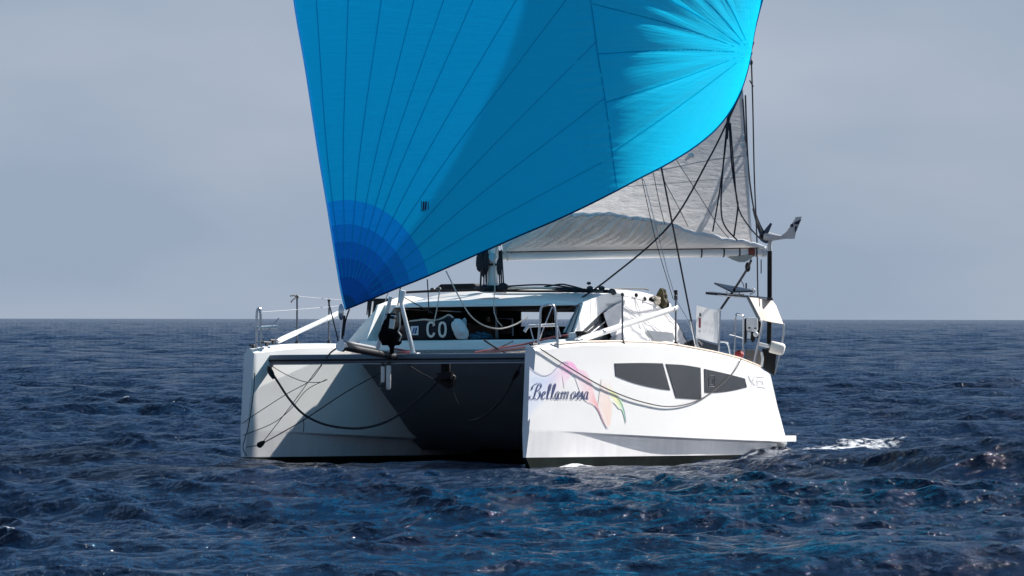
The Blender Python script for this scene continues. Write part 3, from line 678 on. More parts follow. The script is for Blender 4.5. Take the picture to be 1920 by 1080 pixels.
hv = MB(); hv.tube([on(928, 546, x=XM + .25), on(926, 500, x=XM + 0.25), on(931, 462, x=XM + .25)], 0.012, 6); hv.build('halyard', ROPEW, cata)
spz = 8.9; sps = MB()
SPT = {}
for s_ in (1, -1):
    tip = np.array((XM - 0.55, s_ * 1.75, spz + 0.15)); SPT[s_] = tip
    sps = MB(); sps.tube([(XM - .05, 0.06 * s_, spz), tip], 0.05, 10, 0.03); sps.build('spreader', ALU, cata)
for s_ in (1, -1):
    ch = on(1307, 655, y=HY + 0.62); ch = np.array((ch[0], s_ * ch[1], ch[2]))
    low = ch + (SPT[s_] - ch) * 0.13
    if s_ == 1: up = on(1240, 316, Y=depth(ch) - 0.6); low = ch + (up - ch) * 0.16
    else: up = ch + (SPT[s_] - ch) * 0.9
    sh = MB(); sh.tube([low, up, SPT[s_], (XM, 0.05 * s_, MAST_TOP - 0.5)], 0.017, 8); so_ = sh.build('shroud', ROPEK, cata)
    tb = MB(); tb.tube([ch - (0, 0, 0.02), low], 0.024, 8); tb.build('turnbuckle', STEEL, so_)
    cpz = MB(); cpz.box(ch + (0, s_ * 0.03, -0.10), (0.05, 0.012, 0.22)); cpz.build('chainplate', STEEL, so_)
    s2 = MB(); c2 = ch + (-0.12, 0, 0); e2 = (XM, 0.05 * s_, spz - 0.2)
    if s_ == 1: u2 = on(1290, 600, Y=depth(c2)); s2.tube([c2, u2], 0.016, 6); s2.tube([u2, on(1268, 563, Y=depth(c2)), on(1253, 515, Y=depth(c2) - 0.2), on(1208, 340, Y=depth(c2) - 0.5), e2], 0.008, 6)
    else: s2.tube([c2, e2], 0.010, 6)
    s2.build('lower_shroud', mat('grey wire', (0.35, 0.37, 0.41), 0.4), cata)
bk = MB(); bp_ = on(1267, 553, y=2.75); bk.tube([bp_ + (0, 0, .09), bp_ - (0, 0, .09)], 0.035, 8); bk.build('rigging_block', BLACK, cata)
# forestay (behind the blue sail)
fs = MB(); fs.tube([(-0.62, 0, zb + 0.9), (XM + .1, 0, MAST_TOP - 1.5)], 0.012, 6); fs.build('forestay', ROPEK, cata)

YMG = depth((XM - 0.2, 0.08, 3.3)); YBE = depth((-7.3, 3.85, 3.4))
bo = MB()
bm0, bm1 = on(940, 480, Y=YMG), on(1434, 470.5, Y=YBE)
ax = bm1 - bm0
bo.tube([bm0 + ax * t for t in (0, .02, .5, .98, 1.0)], [0.06, 0.085, 0.085, 0.085, 0.07], 16)
boom = bo.build('boom', ALU, cata)
be = MB()
be.tube([bm0 + ax * 0.985, bm0 + ax * 1.004], 0.10, 14); be.build('boom_end', mat('boom end cap', (0.55, 0.55, 0.57), 0.4), boom)
for t in (0.755, 0.84, 0.90, 0.965, 0.992):
    c = bm0 + ax * t; u = ax / np.linalg.norm(ax); bst = MB(); bst.lathe(c - u * 0.012, c + u * 0.012, [(0, .093), (1, .093)]); bst.build('boom_strap', BLACK, boom)
brd = MB(); c = bm0 + ax * 0.945; u = ax / np.linalg.norm(ax); brd.lathe(c - u * 0.06, c + u * 0.06, [(0, .094), (1, .094)]); brd.build('boom_patch', mat('rust red tape', (0.22, 0.05, 0.03), 0.6), boom)

# ---------------------------------------------------------------- mainsail (grey laminate, backlit)
def cloth_mat(name, front, back, tw, bump_s=0.0, glow=0.0):
    m = bpy.data.materials.new(name); m.use_nodes = True; t = m.node_tree; t.nodes.clear()
    return m, t
def main_mat():
    m = bpy.data.materials.new('grey sail laminate'); m.use_nodes = True; t = m.node_tree; p = t.nodes['Principled BSDF']
    p.inputs['Roughness'].default_value = 0.6; p.inputs['Specular IOR Level'].default_value = 0.25
    tcn = N(t, 'ShaderNodeTexCoord'); mp_ = N(t, 'ShaderNodeMapping'); mp_.inputs['Scale'].default_value = (2, 2, 7); mp_.inputs['Rotation'].default_value = (0.4, 0.3, 0)
    n = N(t, 'ShaderNodeTexNoise'); n.inputs['Scale'].default_value = 1.6; n.inputs['Detail'].default_value = 6; n.inputs['Roughness'].default_value = 0.65
    r = N(t, 'ShaderNodeValToRGB'); r.color_ramp.elements[0].position = .3; r.color_ramp.elements[1].position = .75
    r.color_ramp.elements[0].color = (0.50, 0.49, 0.49, 1); r.color_ramp.elements[1].color = (0.68, 0.665, 0.655, 1)
    t.links.new(tcn.outputs['Object'], mp_.inputs[0]); t.links.new(mp_.outputs[0], n.inputs['Vector']); t.links.new(n.outputs[0], r.inputs[0]); t.links.new(r.outputs[0], p.inputs['Base Color'])
    b = N(t, 'ShaderNodeBump'); b.inputs['Strength'].default_value = 0.9; b.inputs['Distance'].default_value = 0.05; t.links.new(n.outputs[0], b.inputs['Height']); t.links.new(b.outputs[0], p.inputs['Normal'])
    tr_ = N(t, 'ShaderNodeBsdfTranslucent'); t.links.new(r.outputs[0], tr_.inputs[0]); t.links.new(b.outputs[0], tr_.inputs['Normal']); ms = N(t, 'ShaderNodeMixShader'); ms.inputs[0].default_value = 0.46
    o = t.nodes['Material Output']; t.links.new(p.outputs[0], ms.inputs[1]); t.links.new(tr_.outputs[0], ms.inputs[2]); t.links.new(ms.outputs[0], o.inputs[0]); return m
mh = loc2px((XM - 0.15, 0, MAST_TOP - 0.4))
def pl(pts, key):
    P = np.array(pts, float); o = np.argsort(P[:, key]); return P[o]
L_m = [(948, 468), (952, 300), (965, 0), (985, -350), mh]
R_m = [(1412, 466), (1407, 420), (1401, 320), (1392, 180), (1374, 0), (1300, -300), (1160, -700), (mh[0] + 12, mh[1])]
def curve_at(pts, n):
    P = cat(pts, 12); d = np.concatenate([[0], np.cumsum(np.linalg.norm(np.diff(P, axis=0), axis=1))]); d /= d[-1]; u = np.linspace(0, 1, n)
    return np.stack([np.interp(u, d, P[:, k]) for k in range(P.shape[1])], -1)
nU, nV = 60, 120
Lc, Rc = curve_at(L_m, nV), curve_at(R_m, nV); G = np.zeros((nV, nU, 3)); gpx = np.zeros((nV, nU, 2))
for j in range(nV):
    v = j / (nV - 1)
    for i in range(nU):
        u = i / (nU - 1); q = Lc[j] + (Rc[j] - Lc[j]) * u
        Yd = YMG + 0.10 + (YBE - YMG) * u * (1 - v) + 0.10 - (0.55 * (1 - v) + 0.1) * math.sin(math.pi * u ** 0.85) * min(1, 0.25 + v * 6)
        gpx[j, i] = q; G[j, i] = on(*q, Y=Yd)
mn = MB(); mn.grid(G)
mainsail = single('mainsail', mn, main_mat(), 'grey translucent mainsail above the boom, half hidden behind the blue sail', 'sail', on(948, 468, Y=YMG))
def on_grid(G, gpx, q):
    """point of a sail grid showing at q: nearest cell, then a linear step"""
    d = ((gpx - np.asarray(q)) ** 2).sum(-1); j, i = np.unravel_index(d.argmin(), d.shape)
    j0, i0 = min(max(j, 1), gpx.shape[0] - 2), min(max(i, 1), gpx.shape[1] - 2)
    A = np.stack([(gpx[j0, i0 + 1] - gpx[j0, i0 - 1]) / 2, (gpx[j0 + 1, i0] - gpx[j0 - 1, i0]) / 2], 1)
    du = np.linalg.lstsq(A, np.asarray(q) - gpx[j0, i0], rcond=None)[0]; du = np.clip(du, -1.5, 1.5)
    return G[j0, i0] + (G[j0, i0 + 1] - G[j0, i0 - 1]) / 2 * du[0] + (G[j0 + 1, i0] - G[j0 - 1, i0]) / 2 * du[1]
vdir = BRn.T @ np.array((0, -1.0, 0))          # from the boat towards where the sails' leeward faces look
def strip_on(mbx, G, gpx, pts, wpx, off=0.006, n=6):
    P = cat(pts, n); T = np.gradient(P, axis=0); T /= np.linalg.norm(T, axis=1, keepdims=True) + 1e-9; Nn = np.stack([-T[:, 1], T[:, 0]], -1) * wpx / 2
    mbx.grid(np.stack([[on_grid(G, gpx, p + q) + vdir * off for p, q in zip(P, Nn)], [on_grid(G, gpx, p - q) + vdir * off for p, q in zip(P, Nn)]], 1))
ml = MB()
for j in range(0, nV): pass
ml.tube(G[:, -1], 0.014, 6); ml.build('leech_tape', CLOTHW, mainsail)
each('batten_pocket', [lambda q: strip_on(q, G, gpx, [(1150, 330), (1240, 318), (1330, 300), (1398, 292)], 1.6), lambda q: strip_on(q, G, gpx, [(1120, 352), (1240, 345), (1400, 330)], 1.0)], mat('grey seam', (0.33, 0.33, 0.34), 0.7), mainsail)
rp = MB(); rp.ellipsoid(on_grid(G, gpx, (1296, 291)) + vdir * 0.02, (.05, .05, .05)); rp.build('reef_eyelet', CLOTHW, mainsail)
for p in ((1394, 258), (1392, 272), (1397, 272)): lt = MB(); lt.ellipsoid(on_grid(G, gpx, p) + vdir * 0.03, (.025, .03, .05), noise=.2); lt.build('leech_line_cleat', CLOTHW, mainsail)

# boom cover: wrinkled cloth bag along the boom
top_c = [(946, 466), (962, 452), (990, 436), (1035, 412), (1075, 404), (1135, 402), (1200, 411), (1250, 420), (1290, 434), (1350, 446), (1400, 455), (1436, 462)]
T_ = curve_at(top_c, 240)
def bot_y(px): return np.interp(px, [940, 1434], [473, 464])
nr = 26
for_front, for_back = [], []
for i in range(240):
    t = i / 239; px, py = T_[i]; row_f, row_b = [], []
    Yb = YMG + (YBE - YMG) * np.clip((px - 940) / 494, 0, 1)
    for k in range(nr):
        s_ = k / (nr - 1); q = (px, py + (bot_y(px) - py) * s_); hgt = (bot_y(px) - py) / 70
        ph = (px * 0.16 + (q[1] - 440) * (0.30 - 0.25 * t) + 1.4 * math.sin(px * 0.031) + 0.8 * math.sin(q[1] * 0.11))
        wrk = 1.5 * hgt * (0.085 * abs(math.sin(ph * 0.8)) ** 0.6 + 0.034 * math.sin(2.3 * ph + 1.7 + 0.05 * q[1]) + 0.018 * math.sin(5.1 * ph + 0.2 * q[1])) * math.sin(math.pi * min(1, s_ + 0.12)) ** 0.6 * (1.15 - 0.75 * sstep(0.55, 0.8, t))
        bulge = 0.10 + 0.14 * math.sin(math.pi * (0.15 + 0.8 * s_)) * min(1, hgt * 2.5)
        row_f.append(on(*q, Y=Yb - bulge - wrk)); row_b.append(on(*q, Y=Yb + bulge + wrk))
    for_front.append(row_f); for_back.append(row_b)
cv = MB(); cv.grid(np.array(for_front)); cv.grid(np.array(for_back))
for a in (0, -1): cv.grid(np.stack([np.array(for_front)[:, a], np.array(for_back)[:, a]], 1))
cover = single('boom_cover', cv, mat('cover cloth', (0.86, 0.84, 0.82), 0.8, var=0.06, vscale=3, bump=0.5, bscale=10, trans=0.60), 'off-white wrinkled sail bag lying along the boom', 'sail cover', bm0)
hm = MB(); hm.tube(np.array(for_front)[2:-2, 0] + vdir * 0.0 + np.array([(0, 0, .012 * math.sin(i * .21) + .008 * math.sin(i * .53)) for i in range(236)]), 0.036, 8); hm.build('top_hem', CLOTHW, cover)
hm = MB(); hm.tube(np.array(for_front)[2:-2, -1] + vdir * 0.004, 0.012, 6); hm.build('bottom_cord', DKG, cover)
fl = MB(); fl.poly([on(*p, Y=YBE - 0.13) for p in ((1360, 479), (1372, 486), (1386, 491), (1396, 491), (1410, 484), (1412, 477))], tuple(-vdir * 0.06)); fl.build('cover_flap', mat('flap canvas', (0.42, 0.40, 0.36), 0.85, var=.1), cover)
ug = MB(); pts = [on(*p, Y=YMG - 0.1) for p in ((941, 458), (952, 452), (958, 470), (952, 490), (945, 478))]; ug.poly(pts, tuple(-vdir * 0.2)); ug.build('cover_collar', mat('cover cloth', (0, 0, 0)), cover, bevel=0.01)

# ---------------------------------------------------------------- spinnaker (blue, tack on the sprit, clew aft to port)
tackL = np.array((1.50, 0.0, float(on(648, 580, x=1.5)[2])))
YT = depth(tackL)
hd = loc2px((XM + 0.25, 0.1, MAST_TOP - 0.1)); YH = depth((XM + 0.25, 0.1, MAST_TOP - 0.1))
foot_pts = [(648, 580), (690, 563), (735, 544), (800, 518), (900, 474), (970, 443), (1040, 413), (1100, 385), (1155, 357), (1200, 333), (1250, 307), (1300, 276), (1340, 243), (1368, 208), (1388, 170), (1400, 134), (1408, 97)]
luff_pts = [(648, 580), (640, 545), (630, 486), (613, 380), (597, 285), (573, 130), (551, 0), (535, -150), (545, -400), (620, -700), (740, -950), (hd[0] - 8, hd[1])]
leech_pts = [(1408, 97), (1414, 60), (1421, 30), (1429, 0), (1458, -100), (1560, -330), (1590, -580), (1440, -880), (hd[0] + 8, hd[1])]  # unseen upper leech bulged out to block sun from the sail's back
CLEW_Y = 85.75
nU, nV = 200, 260
vpar = np.linspace(0, 1, nV) ** 1.35; upar = np.linspace(0, 1, nU)
def samp(pts, s):
    P = cat(pts, 16); d = np.concatenate([[0], np.cumsum(np.linalg.norm(np.diff(P, axis=0), axis=1))]); d /= d[-1]
    return np.stack([np.interp(s, d, P[:, 0]), np.interp(s, d, P[:, 1])], -1)
Fp, Lp, Rp = samp(foot_pts, upar), samp(luff_pts, vpar), samp(leech_pts, vpar)
Hp = np.array(hd)
# Coons patch in the sail's own (luff, leech, foot) curves
U, Vv = np.meshgrid(upar, vpar)
top_e = Lp[-1] + (Rp[-1] - Lp[-1]) * upar[:, None]
spx = ((1 - U)[..., None] * Lp[:, None] + U[..., None] * Rp[:, None] + (1 - Vv)[..., None] * Fp[None] + Vv[..., None] * top_e[None]
       - ((1 - U) * (1 - Vv))[..., None] * Lp[0] - (U * (1 - Vv))[..., None] * Rp[0] - ((1 - U) * Vv)[..., None] * Lp[-1] - (U * Vv)[..., None] * Rp[-1])
UU = np.linspace(0, 1, 801); GP = 0.34 + (2.20 - 0.34) * sstep(0.47, 0.80, UU); GI = np.concatenate([[0], np.cumsum((GP[1:] + GP[:-1]) / 2)]); GI /= GI[-1]
def sail_depth(u, v):
    yl = YT + (YH - YT) * v - 0.5 * np.sin(math.pi * v)
    yr = CLEW_Y + (YH - CLEW_Y) * v
    camb = 0.10 + 0.6 * sstep(0.0, 0.6, v) * sstep(1.02, 0.5, v)
    hook = 0.38 * (np.clip((u - 0.96) / 0.04, 0, 1) ** 2) * sstep(0.005, 0.04, v)      # the leech curls back above the clew
    return yl + (yr - yl) * np.interp(u, UU, GI) - camb * 4 * u * (1 - u) * 0.8 - hook
SY = sail_depth(U, Vv)
# cloth relief: scallops between the seams that radiate from the clew
clew = np.array((1408.0, 97.0)); dv = spx - clew; ang = np.degrees(np.arctan2(dv[..., 1], -dv[..., 0])); rad = np.hypot(dv[..., 0], dv[..., 1])
clew_ang = [-78, -66, -54, -44, -33.5, -20, -3, 9, 19.5, 36.5, 58]
cs = [(1111, 7), (1120, 101), (1135, 192), (1148, 286)]
dmin = np.full(ang.shape, 99.0)
for c in (-70, -58, -47, -37, -27, -17.0, -0.8, 19.3, 36.0): dmin = np.minimum(dmin, np.abs(ang - c))
near = sstep(330, 250, rad) * sstep(4, 60, rad)
SY = SY + near * (0.036 * np.exp(-(dmin / 2.6) ** 2)) * np.clip(rad / 150, 0.15, 1)
rr = np.random.default_rng(5)
for k in range(26):
    a0 = rr.uniform(-75, 52); w0 = rr.uniform(1.2, 3.5); r0 = rr.uniform(30, 260); L0 = rr.uniform(40, 130)
    SY += rr.uniform(-0.010, 0.016) * np.exp(-((ang - a0) / w0) ** 2) * np.exp(-((rad - r0) / L0) ** 2)
# fine creases crossing the cross seam
crs = np.array([(1088, -60), (1106, 0), (1120, 100), (1135, 192), (1147, 284), (1156, 352)], float)
cxs = np.interp(spx[..., 1], crs[:, 1], crs[:, 0]); dxc = spx[..., 0] - cxs
SY += 0.012 * np.exp(-((dxc + 22) / 30) ** 2) * np.sin(spx[..., 1] * 0.42 + 2 * np.sin(spx[..., 1] * 0.06) + dxc * 0.03) * sstep(420, 250, spx[..., 1])
d_w = np.stack([(spx[..., 0] - 960) / F * SY, SY, -(spx[..., 1] - HZ) / F * SY + CAM_H], -1)
SG = (d_w - BOn) @ BRn
def spin_mat():
    m = bpy.data.materials.new('blue spinnaker nylon'); m.use_nodes = True; t = m.node_tree; t.nodes.clear()
    uv = N(t, 'ShaderNodeUVMap'); uv.uv_map = 'cloth'
    pol = N(t, 'ShaderNodeUVMap'); pol.uv_map = 'clew_polar'
    # stacked corner patches at the tack: each ring is one more layer of darker cloth
    def vmath(op, a, b=None):
        n = N(t, 'ShaderNodeVectorMath', operation=op)
        t.links.new(a, n.inputs[0])
        if b is not None: n.inputs[1].default_value = b
        return n
    d = vmath('SUBTRACT', uv.outputs[0], (6.48, -5.80, 0)); d2 = vmath('MULTIPLY', d.outputs[0], (1.25, 1.0, 1.0)); ln = vmath('LENGTH', d2.outputs[0])
    cr = N(t, 'ShaderNodeValToRGB'); cr.color_ramp.interpolation = 'CONSTANT'; el = cr.color_ramp.elements
    for pos, c in ((0.0, (.12, .07, .20)), (0.26, (0.14, .12, .40)), (0.60, (0.14, .18, .52)), (0.95, (0.16, .27, .66)), (1.26, (0.18, .42, .82)), (1.58, (0.3, .64, 1.0)), (2.04, (1, 1, 1))):
        if pos == 0: el[0].color = (*c, 1); continue
        e = el.new(pos / 4); e.color = (*c, 1)
    el[0].position = 0
    while len(el) > 7: el.remove(el[-1])
    dv_ = N(t, 'ShaderNodeMath', operation='DIVIDE'); dv_.inputs[1].default_value = 4.0; t.links.new(ln.outputs['Value'], dv_.inputs[0]); t.links.new(dv_.outputs[0], cr.inputs[0])
    def tint(col, x):
        mm = N(t, 'ShaderNodeMix', data_type='RGBA', blend_type='MULTIPLY'); mm.inputs[0].default_value = 1; mm.inputs[6].default_value = (*col, 1); t.links.new(x, mm.inputs[7]); return mm.outputs[2]
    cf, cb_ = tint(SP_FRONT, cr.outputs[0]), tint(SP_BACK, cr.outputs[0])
    mp_ = N(t, 'ShaderNodeMapping'); mp_.inputs['Scale'].default_value = (1.1, 26, 1); t.links.new(pol.outputs[0], mp_.inputs[0])
    n = N(t, 'ShaderNodeTexNoise'); n.inputs['Scale'].default_value = 1.0; n.inputs['Detail'].default_value = 5; n.inputs['Roughness'].default_value = 0.6; t.links.new(mp_.outputs[0], n.inputs['Vector'])
    mp2 = N(t, 'ShaderNodeMapping'); mp2.inputs['Scale'].default_value = (0.9, 7, 1); t.links.new(uv.outputs[0], mp2.inputs[0])
    n2 = N(t, 'ShaderNodeTexNoise'); n2.inputs['Scale'].default_value = 2.0; n2.inputs['Detail'].default_value = 4; t.links.new(mp2.outputs[0], n2.inputs['Vector'])
    b0 = N(t, 'ShaderNodeBump'); b0.inputs['Strength'].default_value = 0.25; b0.inputs['Distance'].default_value = 0.02; t.links.new(n2.outputs[0], b0.inputs['Height'])
    b = N(t, 'ShaderNodeBump'); b.inputs['Strength'].default_value = 0.45; b.inputs['Distance'].default_value = 0.022; t.links.new(n.outputs[0], b.inputs['Height']); t.links.new(b0.outputs[0], b.inputs['Normal'])
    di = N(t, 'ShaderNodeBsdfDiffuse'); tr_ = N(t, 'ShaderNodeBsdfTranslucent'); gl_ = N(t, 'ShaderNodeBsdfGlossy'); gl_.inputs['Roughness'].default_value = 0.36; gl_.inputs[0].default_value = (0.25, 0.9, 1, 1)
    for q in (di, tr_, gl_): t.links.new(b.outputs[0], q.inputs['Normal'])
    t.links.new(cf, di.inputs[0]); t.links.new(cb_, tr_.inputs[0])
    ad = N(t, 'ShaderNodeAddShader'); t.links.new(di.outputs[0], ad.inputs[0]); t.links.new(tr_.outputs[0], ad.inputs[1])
    ms = N(t, 'ShaderNodeMixShader'); ms.inputs[0].default_value = 0.055; t.links.new(ad.outputs[0], ms.inputs[1]); t.links.new(gl_.outputs[0], ms.inputs[2])
    o = N(t, 'ShaderNodeOutputMaterial'); t.links.new(ms.outputs[0], o.inputs[0]); return m
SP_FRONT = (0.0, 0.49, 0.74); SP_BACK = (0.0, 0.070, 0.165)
spm = MB(); spm.grid(SG)
SPIN = spin_mat()
spin = single('spinnaker', spm, SPIN, 'huge blue spinnaker with radial seams and darker corner patch flying ahead of the mast', 'sail', tackL, sharp=170)
idxs = np.zeros(len(spin.data.loops), np.int32); spin.data.loops.foreach_get('vertex_index', idxs)
for nm_, arr in (('cloth', np.stack([spx[..., 0] / 100, -spx[..., 1] / 100], -1)), ('clew_polar', np.stack([np.log(rad + 12), np.radians(ang)], -1))):
    uvl = spin.data.uv_layers.new(name=nm_); uvl.data.foreach_set('uv', arr.reshape(-1, 2)[idxs].reshape(-1).astype(np.float32))
def cloth2(name, front, back):
    m = bpy.data.materials.new(name); m.use_nodes = True; t = m.node_tree; t.nodes.clear(); MATS[name] = m
    d = N(t, 'ShaderNodeBsdfDiffuse'); d.inputs[0].default_value = (*front, 1); r = N(t, 'ShaderNodeBsdfTranslucent'); r.inputs[0].default_value = (*back, 1)
    a = N(t, 'ShaderNodeAddShader'); o = N(t, 'ShaderNodeOutputMaterial'); t.links.new(d.outputs[0], a.inputs[0]); t.links.new(r.outputs[0], a.inputs[1]); t.links.new(a.outputs[0], o.inputs[0]); return m
SEAM = cloth2('doubled seam cloth', (0.0, 0.33, 0.56), (0.0, 0.040, 0.11))
def sstrip(mbx, pts, wpx, off=0.006, n=8): strip_on(mbx, SG, spx, pts, wpx, off, n)
sm = MB()
tk0 = (648, 580)
for e in ((592, 0), (652, 0), (714, 0), (775.5, 0), (831, 0), (886, 0), (967, 0), (1060, 0), (1119, 76), (1133, 184), (1147, 294)):
    e = np.array(e, float); t0 = np.array(tk0) + (e - tk0) * 0.10; md = (np.array(tk0) + e) / 2; pr = np.array((-(e - tk0)[1], (e - tk0)[0])) * 0.012
    ext = e + (e - tk0) * (0.25 if e[1] == 0 else 0.0)
    sstrip(sm, [t0, md - pr, e, ext] if e[1] == 0 else [t0, md - pr, e], 1.4)
sm.build('tack_seam', SEAM, spin)
sm = MB(); sstrip(sm, [tuple(p) for p in crs], 2.0); sm.build('cross_seam', SEAM, spin)
sm = MB()
for e in ((1111, 7), (1120, 101), (1135, 192), (1148, 286), (1220, -20), (1300, -20), (1345, -30)):
    e = np.array(e, float); t0 = clew + (e - clew) * 0.06; md = clew + (e - clew) * 0.5 + np.array((0, 4.0 if e[1] > 150 else -6.0)); sstrip(sm, [t0, md, e], 2.0)
sm.build('clew_seam', SEAM, spin)
CY = cloth2('light blue tape', (0.10, 0.55, 0.78), (0.03, 0.2, 0.3)); DB = cloth2('dark blue tape', (0.0, 0.04, 0.12), (0.0, 0.01, 0.03))
LB = cloth2('mid blue tape', (0.0, 0.30, 0.55), (0.0, 0.05, 0.12))
q = MB(); q.tube(SG[:, 0] + np.array((0, -0.006, 0)), 0.017, 6); q.build('luff_tape', CY, spin)
q = MB(); q.tube(SG[0, :] + np.array((0, 0, -0.006)), 0.015, 6); q.build('foot_tape', DB, spin)
q = MB(); q.tube(SG[:, -1], 0.012, 6); q.build('leech_tape', LB, spin)
q = MB()
for a, b, wp in (((789.5, 377), (790.5, 395), 1.2), ((803, 378), (803, 393), 1.2), ((794, 378), (793.5, 394), 3.0), ((798.5, 378), (797.5, 394), 3.2), ((789, 395), (797, 396), 1.2)): sstrip(q, [a, b], wp, 0.012, 5)
q.build('sailmaker_mark', mat('navy print', (0.003, 0.008, 0.04), 0.6), spin, smooth=False)
q = MB(); q.tube([on_grid(SG, spx, (1408, 97)), on(1405, 104, Y=CLEW_Y), on(1405, 118, Y=CLEW_Y)], 0.035, 8); q.build('clew_ring', CLOTHW, spin)
q = MB(); q.tube([on(1412, 78, Y=CLEW_Y), on(1408, 90, Y=CLEW_Y), on(1406, 96, Y=CLEW_Y)], 0.022, 8); q.build('clew_strap', mat('red webbing', (0.55, 0.03, 0.06), 0.7), spin)
q = MB(); q.ellipsoid(tackL + (0, 0, -0.05), (0.05, 0.05, 0.14)); q.tube([tackL, (1.53, 0, float(b1[2]) + 0.02)], 0.014, 6); q.build('tack_shackle', STEEL, spin)

# ---------------------------------------------------------------- side curtain, deck fittings (parts of the catamaran)
def curtain():
    """wrinkled white cloth laced over the cabin side"""
    top = curve_at([(1128, 587), (1150, 572), (1190, 556.5), (1213, 563), (1240, 580), (1266, 606), (1286, 646)], 70)
    bot = curve_at([(1146, 640), (1180, 641), (1220, 642), (1260, 644), (1287, 647)], 70)
    g = []
    for i in range(70):
        r = []
        for k in range(26):
            q = top[i] + (bot[i] - top[i]) * k / 25
            w_ = 0.005 * math.sin(q[0] * 0.16 + q[1] * 0.22 + 1.5 * math.sin(q[1] * 0.07)) + 0.003 * math.sin(q[0] * 0.21 - q[1] * 0.33 + 1) + 0.002 * math.sin(q[0] * 0.5 + q[1] * 0.2)
            p = on(*q, y=YW); p[1] += 0.035 + w_; r.append(p)
        g.append(r)
    mbx = MB(); mbx.grid(np.array(g)); return mbx
ct = curtain().build('side_curtain', CLOTHW, cabin)
GREYF = mat('grey clear film', (0.20, 0.22, 0.25), 0.3, var=0.1, vscale=3)
for pts in ([(1213, 619), (1262, 624), (1266, 637), (1226, 636)], [(1144, 634), (1168, 622), (1172, 636), (1148, 640)]):
    mbx = MB(); P = np.array([on(*p, y=YW + 0.06) for p in pts]); mbx.poly(P, (0, -0.012, 0)); mbx.build('film_panel', GREYF, ct, smooth=False)
for pts in ([(1150, 555), (1185, 556), (1213, 563), (1240, 580), (1266, 606)], [(1190, 557), (1206, 600), (1222, 640)], [(1172, 574), (1210, 600), (1240, 622)]):
    cl = MB(); cl.tube(cat([on(*p, y=YW + 0.052) for p in pts], 6), 0.006, 6); cl.build('lacing_cord', mat('pale grey cord', (0.5, 0.5, 0.52), 0.8), ct)
for p in ((1193, 553), (1209, 560)):
    k = MB(); k.ellipsoid(on(*p, y=YW + 0.05), (.04, .03, .04)); k.build('snap_button', BLACK, ct)

def tubes(name, paths, r, m, parent, n=8):
    return each(name, [lambda q, p=pth: q.tube(p, r, n) for pth in paths], m, parent)
def PY(pts, Y): return [on(*p, Y=Y) for p in pts]
YSB = depth((-0.5, -2.66, 1.8)); YPB = depth((-0.5, 2.66, 1.8))
# pulpits
pu = tubes('pulpit', [cat(PY([(481, 657), (481, 600), (482, 584), (485, 579), (488, 584), (489, 610), (490, 652)], YSB), 4)], 0.022, STEEL, cata)
tubes('pulpit_seat', [PY([(483, 615.5), (521, 613)], YSB)], 0.028, GEL, pu); tubes('pulpit_brace', [PY([(483, 643), (523, 597)], YSB), PY([(521, 613), (516, 640)], YSB - .2)], 0.010, STEEL, pu)
pu = tubes('pulpit', [cat(PY([(1008, 656), (1012, 610), (1014, 580), (1020, 573), (1034, 571), (1040, 580), (1043, 610), (1046, 652)], YPB + .3), 4)], 0.022, STEEL, cata)
tubes('pulpit_seat', [cat(PY([(983, 622), (990, 612.5), (1000, 611), (1045, 609)], YPB + .35), 4)], 0.026, GEL, pu)
tubes('pulpit_brace', [PY([(1036, 574), (1011, 636)], YPB + .5), PY([(994, 614), (1004, 652)], YPB + .2), PY([(1045, 610), (1051, 632)], YPB + .4)], 0.013, STEEL, pu)
# stanchions
def stan(px, y0, y1, yl, hook=False):
    a, b = on(px, y1, y=yl), on(px, y0, y=yl); o = tubes('stanchion', [[a, b]], 0.017, mat('weathered steel', (0.16, 0.17, 0.19), 0.4, metal=0.5), cata)
    each('stanchion_socket', [lambda k: k.lathe(a - (0, 0, .02), a + (0, 0, .06), [(0, .05), (1, .03)])], DKG, o); each('stanchion_cap', [lambda k: k.ellipsoid(b, (.03, .03, .035))], DKG, o); return o
s0 = stan(557, 557, 646, -3.05)
tubes('wind_hook', [cat([on(*p, y=-3.05) for p in ((557, 557), (550, 554.5), (545, 555.5))], 4), cat([on(*p, y=-3.05) for p in ((556, 558), (550, 562), (546, 567))], 4)], 0.012, BLACK, s0)
stan(1167, 552, 643, 3.10); stan(1267, 556, 647, 3.22); stan(617, 563, 645, -3.2)
tubes('lifeline', [cat([on(487, 586, Y=YSB), on(557, 581, y=-3.05), on(617, 576, y=-3.2), on(655, 572, y=-3.2)], 4), cat([on(557, 556, y=-3.05), on(600, 560, y=-3.1), on(640, 563, y=-3.2)], 4)], 0.007, mat('grey wire', (0, 0, 0)), cata)
# bow cleats, deck winch
def cleat(p, s=1.0):
    k = MB(); p = np.asarray(p); k.box(p + (0, 0, .03), (.06 * s, .03, .06)); k.tube([p + (-.13 * s, 0, .07), p + (.13 * s, 0, .07)], 0.02, 8); k.build('deck_cleat', DKG, cata)
for q in ((1000, 653.5), (1004, 653)): cleat(on(*q, Y=YPB))
cleat(on(475, 656, Y=YSB)); cleat(on(513, 646, y=-2.5)); cleat(on(500, 650, y=-2.5))
wn = MB(); c = on(1090, 634, y=2.55); wn.lathe(c - (0, 0, .05), c + (0, 0, .12), [(0, .12), (.2, .11), (.5, .075), (.9, .11), (1, .10), (1, 0)]); wn.build('deck_winch', BLACK, cata)
wn = MB(); c = on(1077, 632, y=2.4); wn.box(c, (.14, .18, .16)); wn.build('winch_cover', CLOTHW, cata, bevel=.03)
for p, q in (((1046, 641), (1070, 640)), ((1048, 646), (1075, 643))): hs = MB(); hs.tube([on(*p, y=2.3), on(*q, y=2.3)], 0.04, 8); hs.build('deck_tube', GELD, cata)

